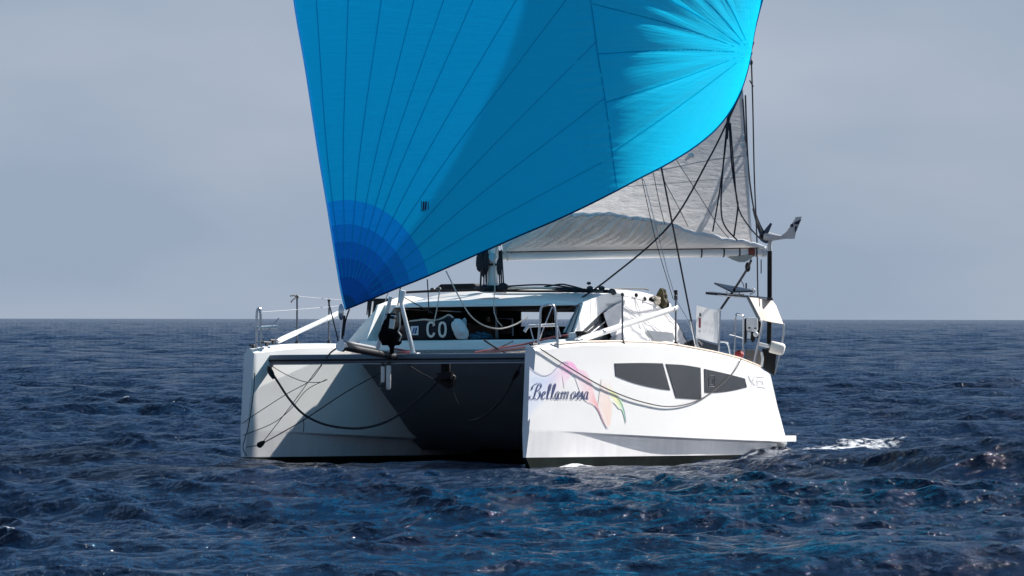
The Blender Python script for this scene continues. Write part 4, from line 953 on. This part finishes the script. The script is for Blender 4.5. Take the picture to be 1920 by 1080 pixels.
# ---- stern gear
YS = depth((-9.2, 2.6, 2.0))
tubes('pushpit', [cat(PY([(1377, 668), (1379, 600), (1380, 590), (1384, 588), (1393, 592), (1394, 600), (1393, 670)], YS - .5), 4), PY([(1368, 626), (1380, 629), (1394, 633)], YS - .5),
                  cat(PY([(1350, 640), (1360, 641), (1366, 648), (1369, 664)], YS - 1), 4)], 0.018, STEEL, cata)
arch = tubes('stern_arch', [cat(PY([(1424, 598), (1428, 603), (1428, 612), (1421, 645), (1413, 685)], YS - .2), 4), cat(PY([(1468, 606), (1470, 613), (1467, 640), (1452, 702)], YS + .6), 4)], 0.022, mat('satin steel', (0.55, 0.56, 0.58), 0.35, metal=0.8), cata)
tubes('arch_rib', [PY([(1402, 556), (1424, 599)], YS - .2)], 0.03, BEAM, arch)
cn = MB(); A = [on(1405, 557, Y=YS - .2), on(1447, 561, Y=YS + .5), on(1455, 572, Y=YS + .55), on(1469, 607, Y=YS + .6), on(1446, 603.5, Y=YS + .2), on(1425, 599, Y=YS - .2)]
cn.poly(A, tuple(-vdir * 0.03)); cn.build('stern_canopy', CREAM, cata, bevel=0.005)
def slab(corners, th, name, m, parent):
    mbx = MB(); mbx.poly([on(px, py, Y=Y) for px, py, Y in corners], (0, 0, -th)); return mbx.build(name, m, parent, smooth=False)
PV = mat('solar cell', (0.012, 0.014, 0.022), 0.25, var=0.2, vscale=6)
sp1 = slab([(1323, 546.8, YS + .2), (1449, 558.5, YS + .2), (1436, 556.0, YS + 1.4), (1336, 546.3, YS + 1.4)], 0.045, 'solar_panel', PV, cata)
sp2 = slab([(1339, 529, YS + .6), (1406, 541.0, YS + .6), (1412, 544, YS + .2), (1372, 545.5, YS - .1)], 0.03, 'solar_panel', PV, cata)
tubes('panel_bracket', [PY([(1362, 545), (1364, 551), (1395, 552)], YS + .2), PY([(1386, 546), (1386, 551)], YS + .2), cat(PY([(1410, 540), (1415, 543), (1413, 548), (1406, 551)], YS + .2), 4), PY([(1345, 553), (1438, 560)], YS + .1)], 0.014, mat('satin steel', (0, 0, 0)), cata)
tubes('aerial', [PY([(1399, 540), (1399, 530)], YS + .2)], 0.016, BLACK, cata); tubes('aerial', [cat(PY([(1388, 524), (1393, 531), (1395, 538)], YS + .2), 4)], 0.008, BLACK, cata)
# wind generator
wt = tubes('wind_turbine', [PY([(1443, 470), (1443, 560), (1442, 655)], YS + .8)], 0.045, BLACK, cata, 12); wt['label'] = 'wind generator with grey tail fin on black pole'
tubes('turbine_neck', [PY([(1443, 448), (1443, 472)], YS + .8)], 0.042, mat('turbine grey', (0.42, 0.43, 0.45), 0.4), wt, 12)
TG = mat('turbine grey', (0, 0, 0))
nb = MB(); nb.lathe(on(1429, 443, Y=YS + .8), on(1474, 445, Y=YS + .8), [(0, 0), (0, .06), (.12, .085), (.3, .085), (.6, .055), (1, .02), (1, 0)]); nb.build('nacelle', TG, wt)
tf_ = MB(); tf_.poly(PY([(1464, 441.5), (1474, 434), (1484, 420), (1492, 406), (1503, 405), (1502, 411), (1492, 436), (1490, 447), (1466, 447)], YS + .78), tuple(-vdir * 0.025)); fin = tf_.build('tail_fin', TG, wt, bevel=.004)
for pts in ([(1490, 416), (1500, 411), (1502, 412), (1497, 420), (1488, 420)], [(1482, 420), (1486, 418), (1488, 424), (1484, 425.5), (1481, 423)], [(1490, 424), (1495, 423), (1493, 432), (1490, 435)]): tm = MB(); tm.poly(PY(pts, YS + .765)); tm.build('tail_mark', mat('navy print', (0, 0, 0)), fin, smooth=False)
hub = MB(); hub.ellipsoid(on(1430, 443, Y=YS + .8), (.07, .07, .07)); hub.build('hub', BLACK, wt)
for pts in ([(1430, 440), (1421, 418), (1412, 390)], [(1434, 438), (1440, 428), (1446, 418)], [(1429, 446), (1436, 452), (1440, 453)]):
    bl = MB(); P = cat(PY(pts, YS + .75), 5); wv = np.linspace(0.055, 0.02, len(P)); T = np.gradient(P, axis=0); T /= np.linalg.norm(T, axis=1, keepdims=True); Nn = np.cross(T, vdir)
    bl.grid(np.stack([P + Nn * wv[:, None], P - Nn * wv[:, None], P - Nn * wv[:, None] - vdir * .02, P + Nn * wv[:, None] - vdir * .02], 1), closev=True); bl.build('blade', mat('blade slate', (0.03, 0.045, 0.08), 0.4), wt)
# lockers under the arch
lk = MB(); lk.poly(PY([(1397, 655), (1426, 656), (1429, 692), (1400, 682)], YS + .1), tuple(-vdir * .3)); lk.build('stern_locker', mat('taupe panel', (0.14, 0.13, 0.125), 0.6, var=.2), cata, bevel=.01)
lk = MB(); lk.poly(PY([(1430, 652), (1443, 655), (1456, 664), (1452, 704), (1432, 690)], YS + .5), tuple(-vdir * .25)); lk.build('davit_bracket', BLACK, cata, bevel=.01)
tubes('stern_ladder', [cat(PY([(1428, 660), (1430, 672), (1428, 686)], YS), 4)], 0.025, GEL, cata)

# ---------------------------------------------------------------- things resting on, hanging from or carried by the boat
def base_of(mb_): v = np.array(mb_.v); return (float(v[:, 0].mean()), float(v[:, 1].mean()), float(v[:, 2].min()))
def one(name, mb_, m, label, c, group=None, **kw): return single(name, mb_, m, label, c, base_of(mb_), group, **kw)
# CO sail bag lying in front of the saloon
xb0 = -3.58
cL, cR = on(757, 618, x=xb0), on(853, 617, x=xb0); zbot = float(on(800, 638.5, x=xb0)[2])
def bagtop(px): return np.interp(px, [755, 770, 795, 815, 840, 848, 854], [606, 601.5, 598.5, 599, 591, 594, 606])
g = []
for px in np.linspace(755, 854, 40):
    zt_ = float(on(px, bagtop(px), x=xb0)[2]); yv = float(on(px, 610, x=xb0)[1]); zc_ = (zt_ + zbot) / 2; hz = (zt_ - zbot) / 2; end = max(0.15, 1 - abs((px - 804.5) / 50.5) ** 8)
    an = np.arange(22) * 2 * math.pi / 22
    g.append([(xb0 + 0.20 * end * math.copysign(abs(math.cos(t)) ** .7, math.cos(t)), yv, zc_ + hz * (0.6 + .4 * end) * math.copysign(abs(math.sin(t)) ** .7, math.sin(t))) for t in an])
bg_ = MB(); bg_.grid(np.array(g), closev=True); bg_.poly(g[0]); bg_.poly(g[-1])
bag = one('sail_bag', bg_, NAVY, 'navy sail bag with white letters CO lying before the saloon', 'bag')
xf = xb0 + 0.212
def letter(pts, closed=False):
    P = cat([on(*p, x=xf) for p in pts], 6); wv = 0.021
    T = np.gradient(P, axis=0); T /= np.linalg.norm(T, axis=1, keepdims=True); Nn = np.cross(T, (1.0, 0, 0)) * wv
    lt_ = MB(); lt_.grid(np.stack([P + Nn, P - Nn], 1)); lt_.build('bag_letter', mat('off-white print', (0.66, 0.66, 0.62), 0.6), bag, smooth=False)
letter([(814.3, 611), (812, 606), (807.5, 604.5), (803, 608), (801.5, 618), (803, 627), (807.5, 631), (812, 629), (814.3, 624)])
letter([(829.5, 604.5), (825, 608), (823.5, 618), (825, 627.5), (829.5, 631), (834, 627.5), (835.5, 618), (834, 608), (829.5, 604.5)])
lp = MB(); lp.poly([on(*p, x=xf + .002) for p in ((770, 612), (784.5, 611.5), (784, 628.5), (769.5, 628.5))], (-0.01, 0, 0)); pch = lp.build('bag_patch', mat('pale patch', (0.62, 0.66, 0.70), 0.6), bag, smooth=False)
lm = MB()
for pts in (((772, 626), (775.5, 615), (778, 615), (775, 626)), ((776.5, 626), (779.5, 614.5), (782.5, 614.5), (780, 626))): lm.poly([on(*p, x=xf + .006) for p in pts])
lm.build('patch_logo', mat('deep blue print', (0.01, 0.07, 0.24), 0.5), pch, smooth=False)
zp = MB(); zp.tube(cat([on(*p, x=xf - .06) for p in ((769, 602), (782, 601), (795, 599), (806, 600.5), (822, 600), (834, 594), (842, 590.5), (850, 596))], 5), 0.014, 6); zp.build('bag_piping', ROPEW, bag)

def lump(c, r, seed, amp=0.22, lean=(0, 0)):
    g3 = np.random.default_rng(seed); th = np.linspace(0.03, math.pi - 0.03, 26); phv = np.arange(36) * 2 * math.pi / 36
    D = np.stack([np.sin(th)[:, None] * np.cos(phv), np.sin(th)[:, None] * np.sin(phv), np.cos(th)[:, None] + 0 * phv], -1); f = np.ones(D.shape[:2])
    for _ in range(9):
        k_ = g3.normal(0, 2.6, 3); f += amp / 3 * np.abs(np.sin(D @ k_ + g3.uniform(0, 6))) - amp / 6
    P_ = D * f[..., None] * np.asarray(r); P_[..., 0] += lean[0] * P_[..., 2]; P_[..., 1] += lean[1] * P_[..., 2]
    P_[..., 2] = np.maximum(P_[..., 2], -r[2] * 0.9); q = MB(); q.grid(P_ + np.asarray(c), closev=True); return q
wb = lump(on(863, 619, x=-3.5), (.15, .12, .18), 5, .20, (0, -.35))
one('cloth_bag', wb, CLOTHW, 'crumpled white bag slumped against the right end of the navy sail bag', 'bag')
wb = lump(on(869, 611, x=-3.9), (.05, .05, .13), 9, .15, (0, .15)); one('cloth_roll', wb, mat('grey blue cloth', (0.34, 0.42, 0.46), .8), 'pointed grey-blue cloth standing behind the white crumpled bag', 'cloth')
wb = lump(on(902, 632, x=-3.9), (.15, .17, .06), 4, .5); one('tarp', wb, mat('teal tarp', (0.01, 0.07, 0.12), .7, var=.4, vscale=8), 'dark teal cloth heap inside the saloon opening', 'cloth')
wb = MB(); wb.ellipsoid(on(1040, 628, x=-4.0), (.2, .22, .07), noise=.15); one('cushion', wb, BLACK, 'black cushion behind the port pulpit', 'cushion')

# furled sail drum on the sprit between the striker struts
fd = MB(); c = on(733, 628, x=-0.45)
fd = lump(on(733, 627, x=-0.45), (.15, .185, .21), 12, .30, (0, .05)); fd.lathe(on(735, 664, x=-0.45), on(734, 640, x=-0.45), [(0, 0), (0, .035), (.5, .04), (1, .12)])
fd.lathe(on(733, 612, x=-0.45), on(733, 588, x=-0.45), [(0, .13), (.4, .10), (.8, .07), (1, .085), (1, 0)])
fdr = one('furler_bag', fd, BKCLOTH, 'black cloth bundle with small white label standing between the white struts', 'furled sail')
q = MB(); q.poly([on(*p, x=-0.255) for p in ((731, 598), (741, 599), (738, 617), (729, 615.5))], (-.006, 0, 0)); q.build('white_label', mat('dull label', (0.62, 0.64, 0.58), .6), fdr, smooth=False)
q = MB(); q.tube([on(723, 589, x=-0.4), on(741, 594, x=-0.4)], .02, 8); q.build('top_bar', STEEL, fdr)
q = MB(); q.tube(cat([on(*p, x=-0.30) for p in ((749, 585), (750, 612), (747, 622), (752, 630), (749, 640))], 5), .014, 6); q.build('tie_line', ROPEW, fdr)

def fender(p0, p1, r, x, label):
    a, b = on(*p0, x=x), on(*p1, x=x); q = MB(); q.lathe(a, b, [(0, 0), (0, r * .6), (.06, r), (.93, r), (1, r * .55), (1, 0)]); o = one('fender', q, mat('scuffed white vinyl', (.78, .77, .74), .5, var=.15, vscale=10), label, 'fender', 'white fenders under the crossbeam')
    k = MB(); k.lathe(a + (0, 0, .05), a - (0, 0, .015), [(0, .02), (0, r * .9), (1, r * .95), (1, 0)]); k.build('end_cap', DKG, o); return o
f1 = fender((729, 684), (728.5, 731), .042, -0.60, 'longer white fender hanging under the crossbeam below the bowsprit')
f2 = fender((718, 686), (717.5, 718), .032, -0.55, 'shorter white fender left of the longer one under the crossbeam')
k = MB(); a = on(717, 718, x=-0.55); k.lathe(a, a - (0, 0, .11), [(0, .04), (.4, .05), (.6, .03), (1, .055), (1, 0)]); k.build('shackle', DKG, f2)
# anchor under the beam
an_ = MB(); an_.box((on(836, 693, x=-0.9) + on(836, 682, x=-0.9)) / 2, (.05, .16, .26)); an_.box(on(838, 702, x=-0.9), (.05, .06, .30))
an_.poly([on(*p, x=-0.95) for p in ((811, 711), (826, 703), (846, 700), (852, 706), (850, 722), (838, 729), (828, 722))], (-.08, 0, 0)); an_.poly([on(*p, x=-0.86) for p in ((824, 702), (852, 699), (848, 712), (830, 716))], (.12, 0, .02))
one('anchor', an_, BLACK, 'black anchor stowed under the middle of the crossbeam', 'anchor', bevel=.01)
# white poles stowed along both bows
def pole(p0, p1, y, r, label, sleeves):
    a, b = on(*p0, y=y[0]), on(*p1, y=y[1]); q = MB(); q.tube([a, b], r, 12); o = one('deck_pole', q, GELD if sleeves else GEL, label, 'pole', 'poles stowed along the bows')
    for t0, t1 in sleeves:
        k = MB(); k.lathe(a + (b - a) * t0, a + (b - a) * t1, [(0, 0), (0, r * 1.12), (1, r * 1.12), (1, 0)]); k.build('sleeve', GEL, o)
    k = MB(); k.lathe(a - (b - a) * .012, a + (b - a) * .02, [(0, 0), (0, r * .9), (1, r * 1.15), (1, 0)]); k.build('end_fitting', STEEL, o); return o
pole((521, 640), (641, 585), (-2.75, -2.95), .042, 'grey pole with two white sleeves sloping over the left bow', ((0, .28), (.74, 1.0)))
pole((1084, 638), (1267, 577), (2.75, 3.2), .055, 'thick white pole sloping up in front of the white side curtain', ())

# banner
bn = MB(); bY = YS - 1.6
cr4 = [(1306, 572), (1347, 582), (1345, 643.5), (1305, 633)]
g = []
for i in range(13):
    t = i / 12; a = np.array(cr4[0]) + (np.array(cr4[1]) - cr4[0]) * t; b = np.array(cr4[3]) + (np.array(cr4[2]) - cr4[3]) * t
    g.append([on(*(a + (b - a) * k / 8), Y=bY + .012 * math.sin(t * 6 + k * .6)) for k in range(9)])
bn.grid(np.array(g)); ban = one('banner', bn, mat('white banner cloth', (.80, .80, .80), .8, trans=.15), 'white rectangular banner with red exclamation emblem tied to the stern rail', 'banner')
def bpos(u, v): a = np.array(cr4[0]) + (np.array(cr4[1]) - cr4[0]) * u; b = np.array(cr4[3]) + (np.array(cr4[2]) - cr4[3]) * u; return a + (b - a) * v
def bmark(quads, name, m):
    q = MB()
    for u0, u1, v0, v1 in quads: q.poly([on(*bpos(u, v), Y=bY - .03) for u, v in ((u0, v0), (u1, v0), (u1, v1), (u0, v1))])
    q.build(name, m, ban, smooth=False)
bmark([(.11, .21, .36, .66)], 'emblem_bar', mat('wine red print', (.22, .03, .06), .6))
bmark([(.13, .21, .21, .31)], 'emblem_dot', mat('dark print', (.06, .04, .05), .6))
q = MB(); q.poly([on(*bpos(*p), Y=bY - .03) for p in ((.10, .71), (.16, .76), (.22, .71), (.22, .75), (.16, .82), (.10, .75))]); q.build('emblem_foot', mat('grey print', (.45, .45, .5), .6), ban, smooth=False)
lets = []
for row, (v0, v1) in enumerate(((.42, .53), (.68, .77))):
    for i in range(7): 
        u = .34 + i * .083
        if (i + row) % 4 == 3: continue
        lets += [(u, u + .018, v0, v1)] + ([(u, u + .055, v0, v0 + .02)] if i % 2 else [(u, u + .055, v1 - .02, v1)])
bmark(lets, 'faded_lettering', mat('very faint print', (.66, .67, .69), .6))
tubes('banner_pole', [PY([(1350, 578), (1349, 610), (1348, 664)], bY + .05)], 0.022, STEEL, ban); tubes('banner_pole', [PY([(1306, 630), (1309, 655)], bY + .05)], 0.018, STEEL, ban)
tubes('banner_tie', [PY([(1347, 582), (1351, 579)], bY)], 0.02, CLOTHW, ban)
# outboard motor clamped on the rail
ob = MB(); ob.poly(PY([(1400, 596), (1404, 594.5), (1418, 595), (1421, 597), (1421.5, 618), (1419, 621.5), (1402, 620.5), (1400, 617)], YS - .35), tuple(-vdir * .22))
om = one('outboard_motor', ob, GEL, 'small outboard motor with white cowl clamped to the stern rail', 'outboard motor', bevel=.02)
k = MB(); k.poly(PY([(1404, 621), (1419, 622), (1416, 636), (1412, 642), (1406, 634)], YS - .25), tuple(-vdir * .15)); k.build('motor_leg', BLACK, om, bevel=.01)
each('clamp_bracket', [lambda q: q.poly(PY([(1393, 600), (1400, 596), (1400, 640), (1396, 645), (1392, 630)], YS - .2), tuple(-vdir * .15)), lambda q: q.poly(PY([(1421, 598), (1427, 600), (1424, 632), (1419, 634)], YS - .2), tuple(-vdir * .1))], BLACK, om, bevel=.01)
each('swivel_fitting', [lambda q: q.tube(PY([(1405, 622), (1404, 634)], YS - .4), .035, 8), lambda q: q.ellipsoid(on(1417, 626, Y=YS - .4), (.05, .05, .05))], GELD, om)
each('cowl_latch', [lambda q, p=p: q.ellipsoid(on(*p, Y=YS - .36), (.022, .022, .014)) for p in ((1405, 614), (1416, 615))], BLACK, om)
# white float on a rod
a, b = on(1444, 649, Y=YS), on(1471, 655.5, Y=YS); q = MB(); q.lathe(a, b, [(0, 0), (0, .10), (.08, .112), (.8, .112), (.93, .10), (1, .07), (1.02, 0)], 22)
fl_ = one('float_buoy', q, mat('aged white foam', (.80, .77, .70), .6, var=.05), 'fat off-white cylindrical float on a short white rod at the stern', 'float')
k = MB(); k.tube([on(1420, 643.5, Y=YS), on(1444, 649, Y=YS)], .032, 8); k.build('rod', GEL, fl_)
k = MB(); k.lathe(a - (b - a) * .04, a + (b - a) * .03, [(0, 0), (0, .085), (1, .10), (1, 0)]); k.build('rim', DKG, fl_)
# red bag, olive bundle
q = MB(); q.ellipsoid(on(1386, 664, Y=YS - .6), (.10, .08, .075), noise=.15); one('red_pouch', q, mat('red cloth', (.26, .02, .025), .7, var=.3, vscale=9), 'small dark red pouch lying on the deck by the stern rail', 'pouch')
q = MB(); OL = mat('olive cloth', (.075, .066, .03), .85, var=.75, vscale=7, bump=.8, bscale=12)
q = lump(on(1240, 565, y=1.98), (.10, .10, .19), 21, .4, (-.1, .05))
ol = one('cloth_bundle', q, OL, 'olive and tan cloth bundle hanging on the end of the hardtop', 'bundle')
k = lump(on(1229, 564, y=2.04), (.07, .08, .075), 33, .4); k.build('tan_cloth', mat('tan cloth', (.60, .53, .44), .8, var=.1), ol)
each('dark_strap', [lambda q: q.ellipsoid(on(1221, 562, y=2.0), (.05, .05, .05), noise=.1), lambda q: q.ellipsoid(on(1250, 570, y=1.95), (.05, .05, .09), noise=.1)], BLACK, ol)
tubes('hardtop_leg', [[on(1238, 578, y=1.6), on(1268, 605, y=1.9), on(1290, 645, y=2.0)]], .02, DKG, cabin)
q = lump(on(1300, 646, y=2.6), (.16, .12, .07), 30, .5); one('rope_heap', q, ROPEK, 'dark heap of rope on the side deck left of the banner', 'rope')
q = MB(); q.poly(PY([(1310, 636), (1346, 646), (1350, 660), (1312, 650)], bY + .6), tuple(-vdir * .3)); q.build('cockpit_seat', mat('navy upholstery', (.02, .03, .05), .7), cata, bevel=.02)

# ---------------------------------------------------------------- loose lines (each a thing)
def rope(label, pts, r=0.010, m=None, n=8, sub=None):
    P = [on(p[0], p[1], Y=p[2]) if len(p) == 3 else np.array(p[0]) for p in pts]
    q = MB(); q.tube(cat(P, n), r, 6); c = cat(P, n); return single('rope', q, m or ROPEK, label, 'rope', tuple(c[0]), 'loose lines on and above the deck')
def hp(px, py, e=0.03): p = hull_pt(px, py, eps=e); return (px, py, depth(p))
rope('dark line sagging along the port hull under its windows', [hp(1012, 653), hp(1060, 684), hp(1110, 714), hp(1150, 734), hp(1200, 752), hp(1255, 762), hp(1305, 752), hp(1345, 727), hp(1375, 698), hp(1390, 672)], 0.010)
cbY = depth((-0.75, 0, zb))
def inn(px, py): # starboard hull's inner face
    y = -HY
    for _ in range(20):
        p = on(px, py, y=y); y = -HY + float(wid(min(0, p[0]))) - 0.10
    q = on(px, py, y=y + 0.14); return (px, py, depth(q))
r1 = rope('thick dark anchor bridle sagging from the left bow to the anchor', [(503, 688, YSB - .1), (520, 715, YSB - .3), (545, 752, cbY + .2), (575, 781, cbY), (620, 799, cbY - .1), (680, 803, cbY - .1), (735, 786, cbY), (785, 748, cbY), (822, 716, cbY)], 0.020)
k = MB(); k.lathe(on(503, 688, Y=YSB - .12), on(513, 710, Y=YSB - .25), [(0, .02), (.2, .045), (.6, .05), (1, .025)]); k.build('bridle_shackle', BLACK, r1)
r2 = rope('dark anchor bridle leg running down from the right end of the crossbeam', [(976, 684, YPB + .3), (968, 702, YPB + .6), (952, 732, cbY - .2), (934, 757, cbY), (905, 782, cbY + .2), (880, 790, cbY + .3)], 0.017)
k = MB(); k.lathe(on(972, 694, Y=YPB + .45), on(962, 712, Y=YPB + .7), [(0, .02), (.2, .045), (.6, .04), (1, .02)]); k.build('bridle_shackle', BLACK, r2)
rope('short dark line dropping from the anchor', [(848, 718, cbY), (852, 740, cbY), (860, 758, cbY)], 0.012)
rope('slack line from beam to the anchor on its left side', [(762, 682, cbY - .1), (785, 697, cbY), (812, 711, cbY)], 0.011)
STB = inn(488, 834)[2] - .15
r3 = rope('taut line from the low pad eye on the left bow to the crossbeam middle', [(486, 836, STB), (560, 794, STB - .1), (600, 768, STB - .2), (650, 735, cbY), (716, 698, cbY)], 0.010)
k = MB(); k.lathe(on(483, 838, Y=STB), on(497, 828, Y=STB), [(0, .02), (.2, .055), (.6, .045), (1, .02)]); k.build('pad_eye_block', BLACK, r3)
rope('thin line rising from the low pad eye to the top edge of the left bow', [(490, 834, STB), (530, 782, STB), (560, 742, STB), (590, 700, STB - .1), (604, 683, STB - .2)], 0.007)
rope('short grey strap between the stem and the low pad eye', [(455, 840, STB), (484, 836, STB)], 0.010, GT)
rope('thin line curving down the stem of the left bow', [(478, 700, STB - .1), (475, 740, STB - .1), (466, 800, STB - .1), (456, 838, STB - .1), (463, 856, STB - .1)], 0.009)
rope('upper thin diagonal line across the inside of the left bow', [(454, 795, STB), (490, 770, STB), (540, 738, STB), (580, 715, STB - .1), (604, 685, STB - .1)], 0.007)
rope('lower thin diagonal line across the inside of the left bow', [(456, 817, STB), (510, 795, STB), (545, 768, STB), (575, 732, STB), (612, 712, STB)], 0.007)
rope('thin line sagging under the left part of the crossbeam', [(505, 684, STB), (535, 702, STB), (570, 716, STB), (600, 717, STB), (614, 712, STB)], 0.007)
rope('short thin tail hanging from the bobstay line', [(569, 786, STB - .1), (570, 797, STB - .1), (569, 810, STB - .1)], 0.007)
# lines above the foredeck
xf_ = depth((-3.0, 0, 2.2))
rope('pale line sagging across the saloon front from the blue sail', [(836, 508, cbY + 1), (858, 552, cbY + 1), (880, 589, cbY + 1), (905, 609, cbY + 1.1), (935, 616.5, cbY + 1.2), (965, 609, cbY + 1.4), (990, 594, cbY + 1.6)], 0.013, ROPEW)
rope('dark vertical line dropping in front of the roof to the sail bag', [(801, 524, cbY + 1.5), (803, 556, cbY + 1.5), (804, 588, cbY + 1.5)], 0.011)
rope('pale vertical line hanging down over the letter C', [(824, 545, cbY + 1.5), (820, 575, cbY + 1.5), (812, 612, cbY + 1.5)], 0.011, ROPEW)
rope('dark line from the striker strut down to the saloon front', [(758, 558, cbY), (785, 573, cbY + 1), (812, 588, cbY + 2)], 0.009)
rope('pale line hanging from the mast foot to the saloon table', [(927, 545, cbY + 2), (926, 580, cbY + 2), (932, 600, cbY + 2), (942, 612, cbY + 2)], 0.009, ROPEW)
rope('dark crossing line at the right of the trampoline', [(908, 638, cbY + .6), (928, 651, cbY + .4), (948, 662, cbY + .2)], 0.016)
rope('dark line crossing back towards the saloon at the right of the trampoline', [(962, 640, cbY + .6), (935, 652, cbY + .4), (910, 660, cbY + .2)], 0.011)
rope('long red line lying along the right side of the trampoline', [(890, 661, cbY + .2), (935, 653, cbY + .4), (985, 645, cbY + .6), (1030, 634, cbY + .7), (1065, 628, cbY + .8), (1100, 628, cbY + 1)], 0.020, ROPER)
rope('red line lying nearer the crossbeam on the right of the trampoline', [(900, 662, cbY + .1), (950, 656, cbY + .2), (985, 651, cbY + .3)], 0.022, mat('faded red rope', (.34, .17, .17), .85))
rope('red line bundled at the foot of the striker struts', [(735, 654, cbY + .2), (755, 657, cbY + .2), (770, 661, cbY + .1), (745, 662, cbY + .1)], 0.020, ROPER)
rope('dark forked line running from the sprit end down to the left beam', [(641, 648, cbY - 2), (622, 660, cbY - 1.3), (612, 672, cbY - .7)], 0.014)
tY = depth((1.5, 0, 2.2))
rope('dark tack line between sprit end and blue sail', [(646, 592, tY), (643, 620, tY), (640, 648, tY)], 0.020)
rope('loose dark tail beside the tack line', [(615, 563, tY), (622, 590, tY), (630, 622, tY), (634, 640, tY)], 0.012)
rope('dark tail with bent end right of the tack line', [(655, 580, tY), (648, 602, tY), (644, 630, tY)], 0.014)
rope('dark line from the blue sail foot down to the sprit', [(690, 566, tY), (688, 590, tY + 1)], 0.010)
# lines by the mainsail
mY = YBE - 0.75
rope('long black sheet slanting from the cabin roof up across the mainsail', [(1062, 577, YPB + 4), (1143, 521, mY), (1255, 422, mY), (1330, 295, mY), (1366, 222, mY), (1390, 170, mY)], 0.016)
for lab, pts, r in (('left dark lazy line fanning down the mainsail', [(1366, 215, mY), (1358, 290, mY), (1347, 370, mY), (1336, 434, mY)], .014),
                    ('second dark lazy line curving to the boom cover', [(1364, 215, mY), (1354, 330, mY), (1352, 395, mY), (1360, 425, mY), (1382, 450, mY)], .015),
                    ('third dark lazy line down the middle of the leech', [(1366, 222, mY), (1372, 310, mY), (1381, 370, mY), (1383, 390, mY), (1376, 442, mY)], .016),
                    ('dark lazy line branching out to the boom end', [(1369, 230, mY), (1376, 320, mY), (1384, 388, mY), (1405, 425, mY), (1428, 450, mY)], .014),
                    ('thick dark bundle of lines below the blue sail foot', [(1372, 200, mY), (1364, 230, mY), (1362, 260, mY)], .030),
                    ('thin line left of the black sheet on the mainsail', [(1268, 300, mY), (1310, 365, mY), (1345, 420, mY), (1366, 446, mY)], .007),
                    ('thin line crossing the mainsail behind the shroud', [(1243, 335, mY), (1270, 385, mY), (1290, 425, mY)], .007),
                    ('faint line left of the shroud over the boom cover', [(1224, 322, mY), (1236, 380, mY), (1246, 420, mY)], .007),
                    ('faint line crossing the left part of the boom cover', [(1203, 334, mY), (1214, 385, mY), (1232, 460, mY), (1262, 560, mY + 1)], .007)): rope(lab, pts, r)
sY = CLEW_Y
for lab, pts, r in (('spinnaker sheet running straight down from the clew past the boom end', [(1408, 108, sY), (1411, 200, sY + .5), (1414, 330, sY + 1), (1419, 450, sY + 2), (1421, 555, sY + 3), (1424, 600, sY + 3.6)], .013),
                    ('dark sheet from the leech curving to the wind generator', [(1397, 178, sY), (1402, 300, sY + .6), (1411, 380, sY + 1.6), (1424, 425, sY + 3), (1431, 441, sY + 4)], .015),
                    ('dark line close along the mainsail leech', [(1392, 185, sY), (1398, 270, sY + .5), (1407, 350, sY + 1), (1416, 405, sY + 2), (1428, 438, sY + 4)], .012),
                    ('thin dark tail by the clew', [(1405, 150, sY), (1412, 162, sY)], .012),
                    ('short thin line hanging under the boom end', [(1427, 486, mY), (1427, 512, mY)], .010)): rope(lab, pts, r)
k = MB(); k.ellipsoid(on(1408, 116, Y=sY), (.03, .03, .06)); k.build('sheet_shackle', DKG, spin)
ms2 = rope('mainsheet from the boom end down to the stern arch', [(1408, 488, YBE), (1400, 505, YBE + .5), (1378, 540, YBE + 2.2), (1352, 578, YBE + 3.2)], .024)
k = MB(); k.ellipsoid(on(1402, 500, Y=YBE + .4), (.05, .05, .09)); k.build('mainsheet_block', BLACK, ms2)
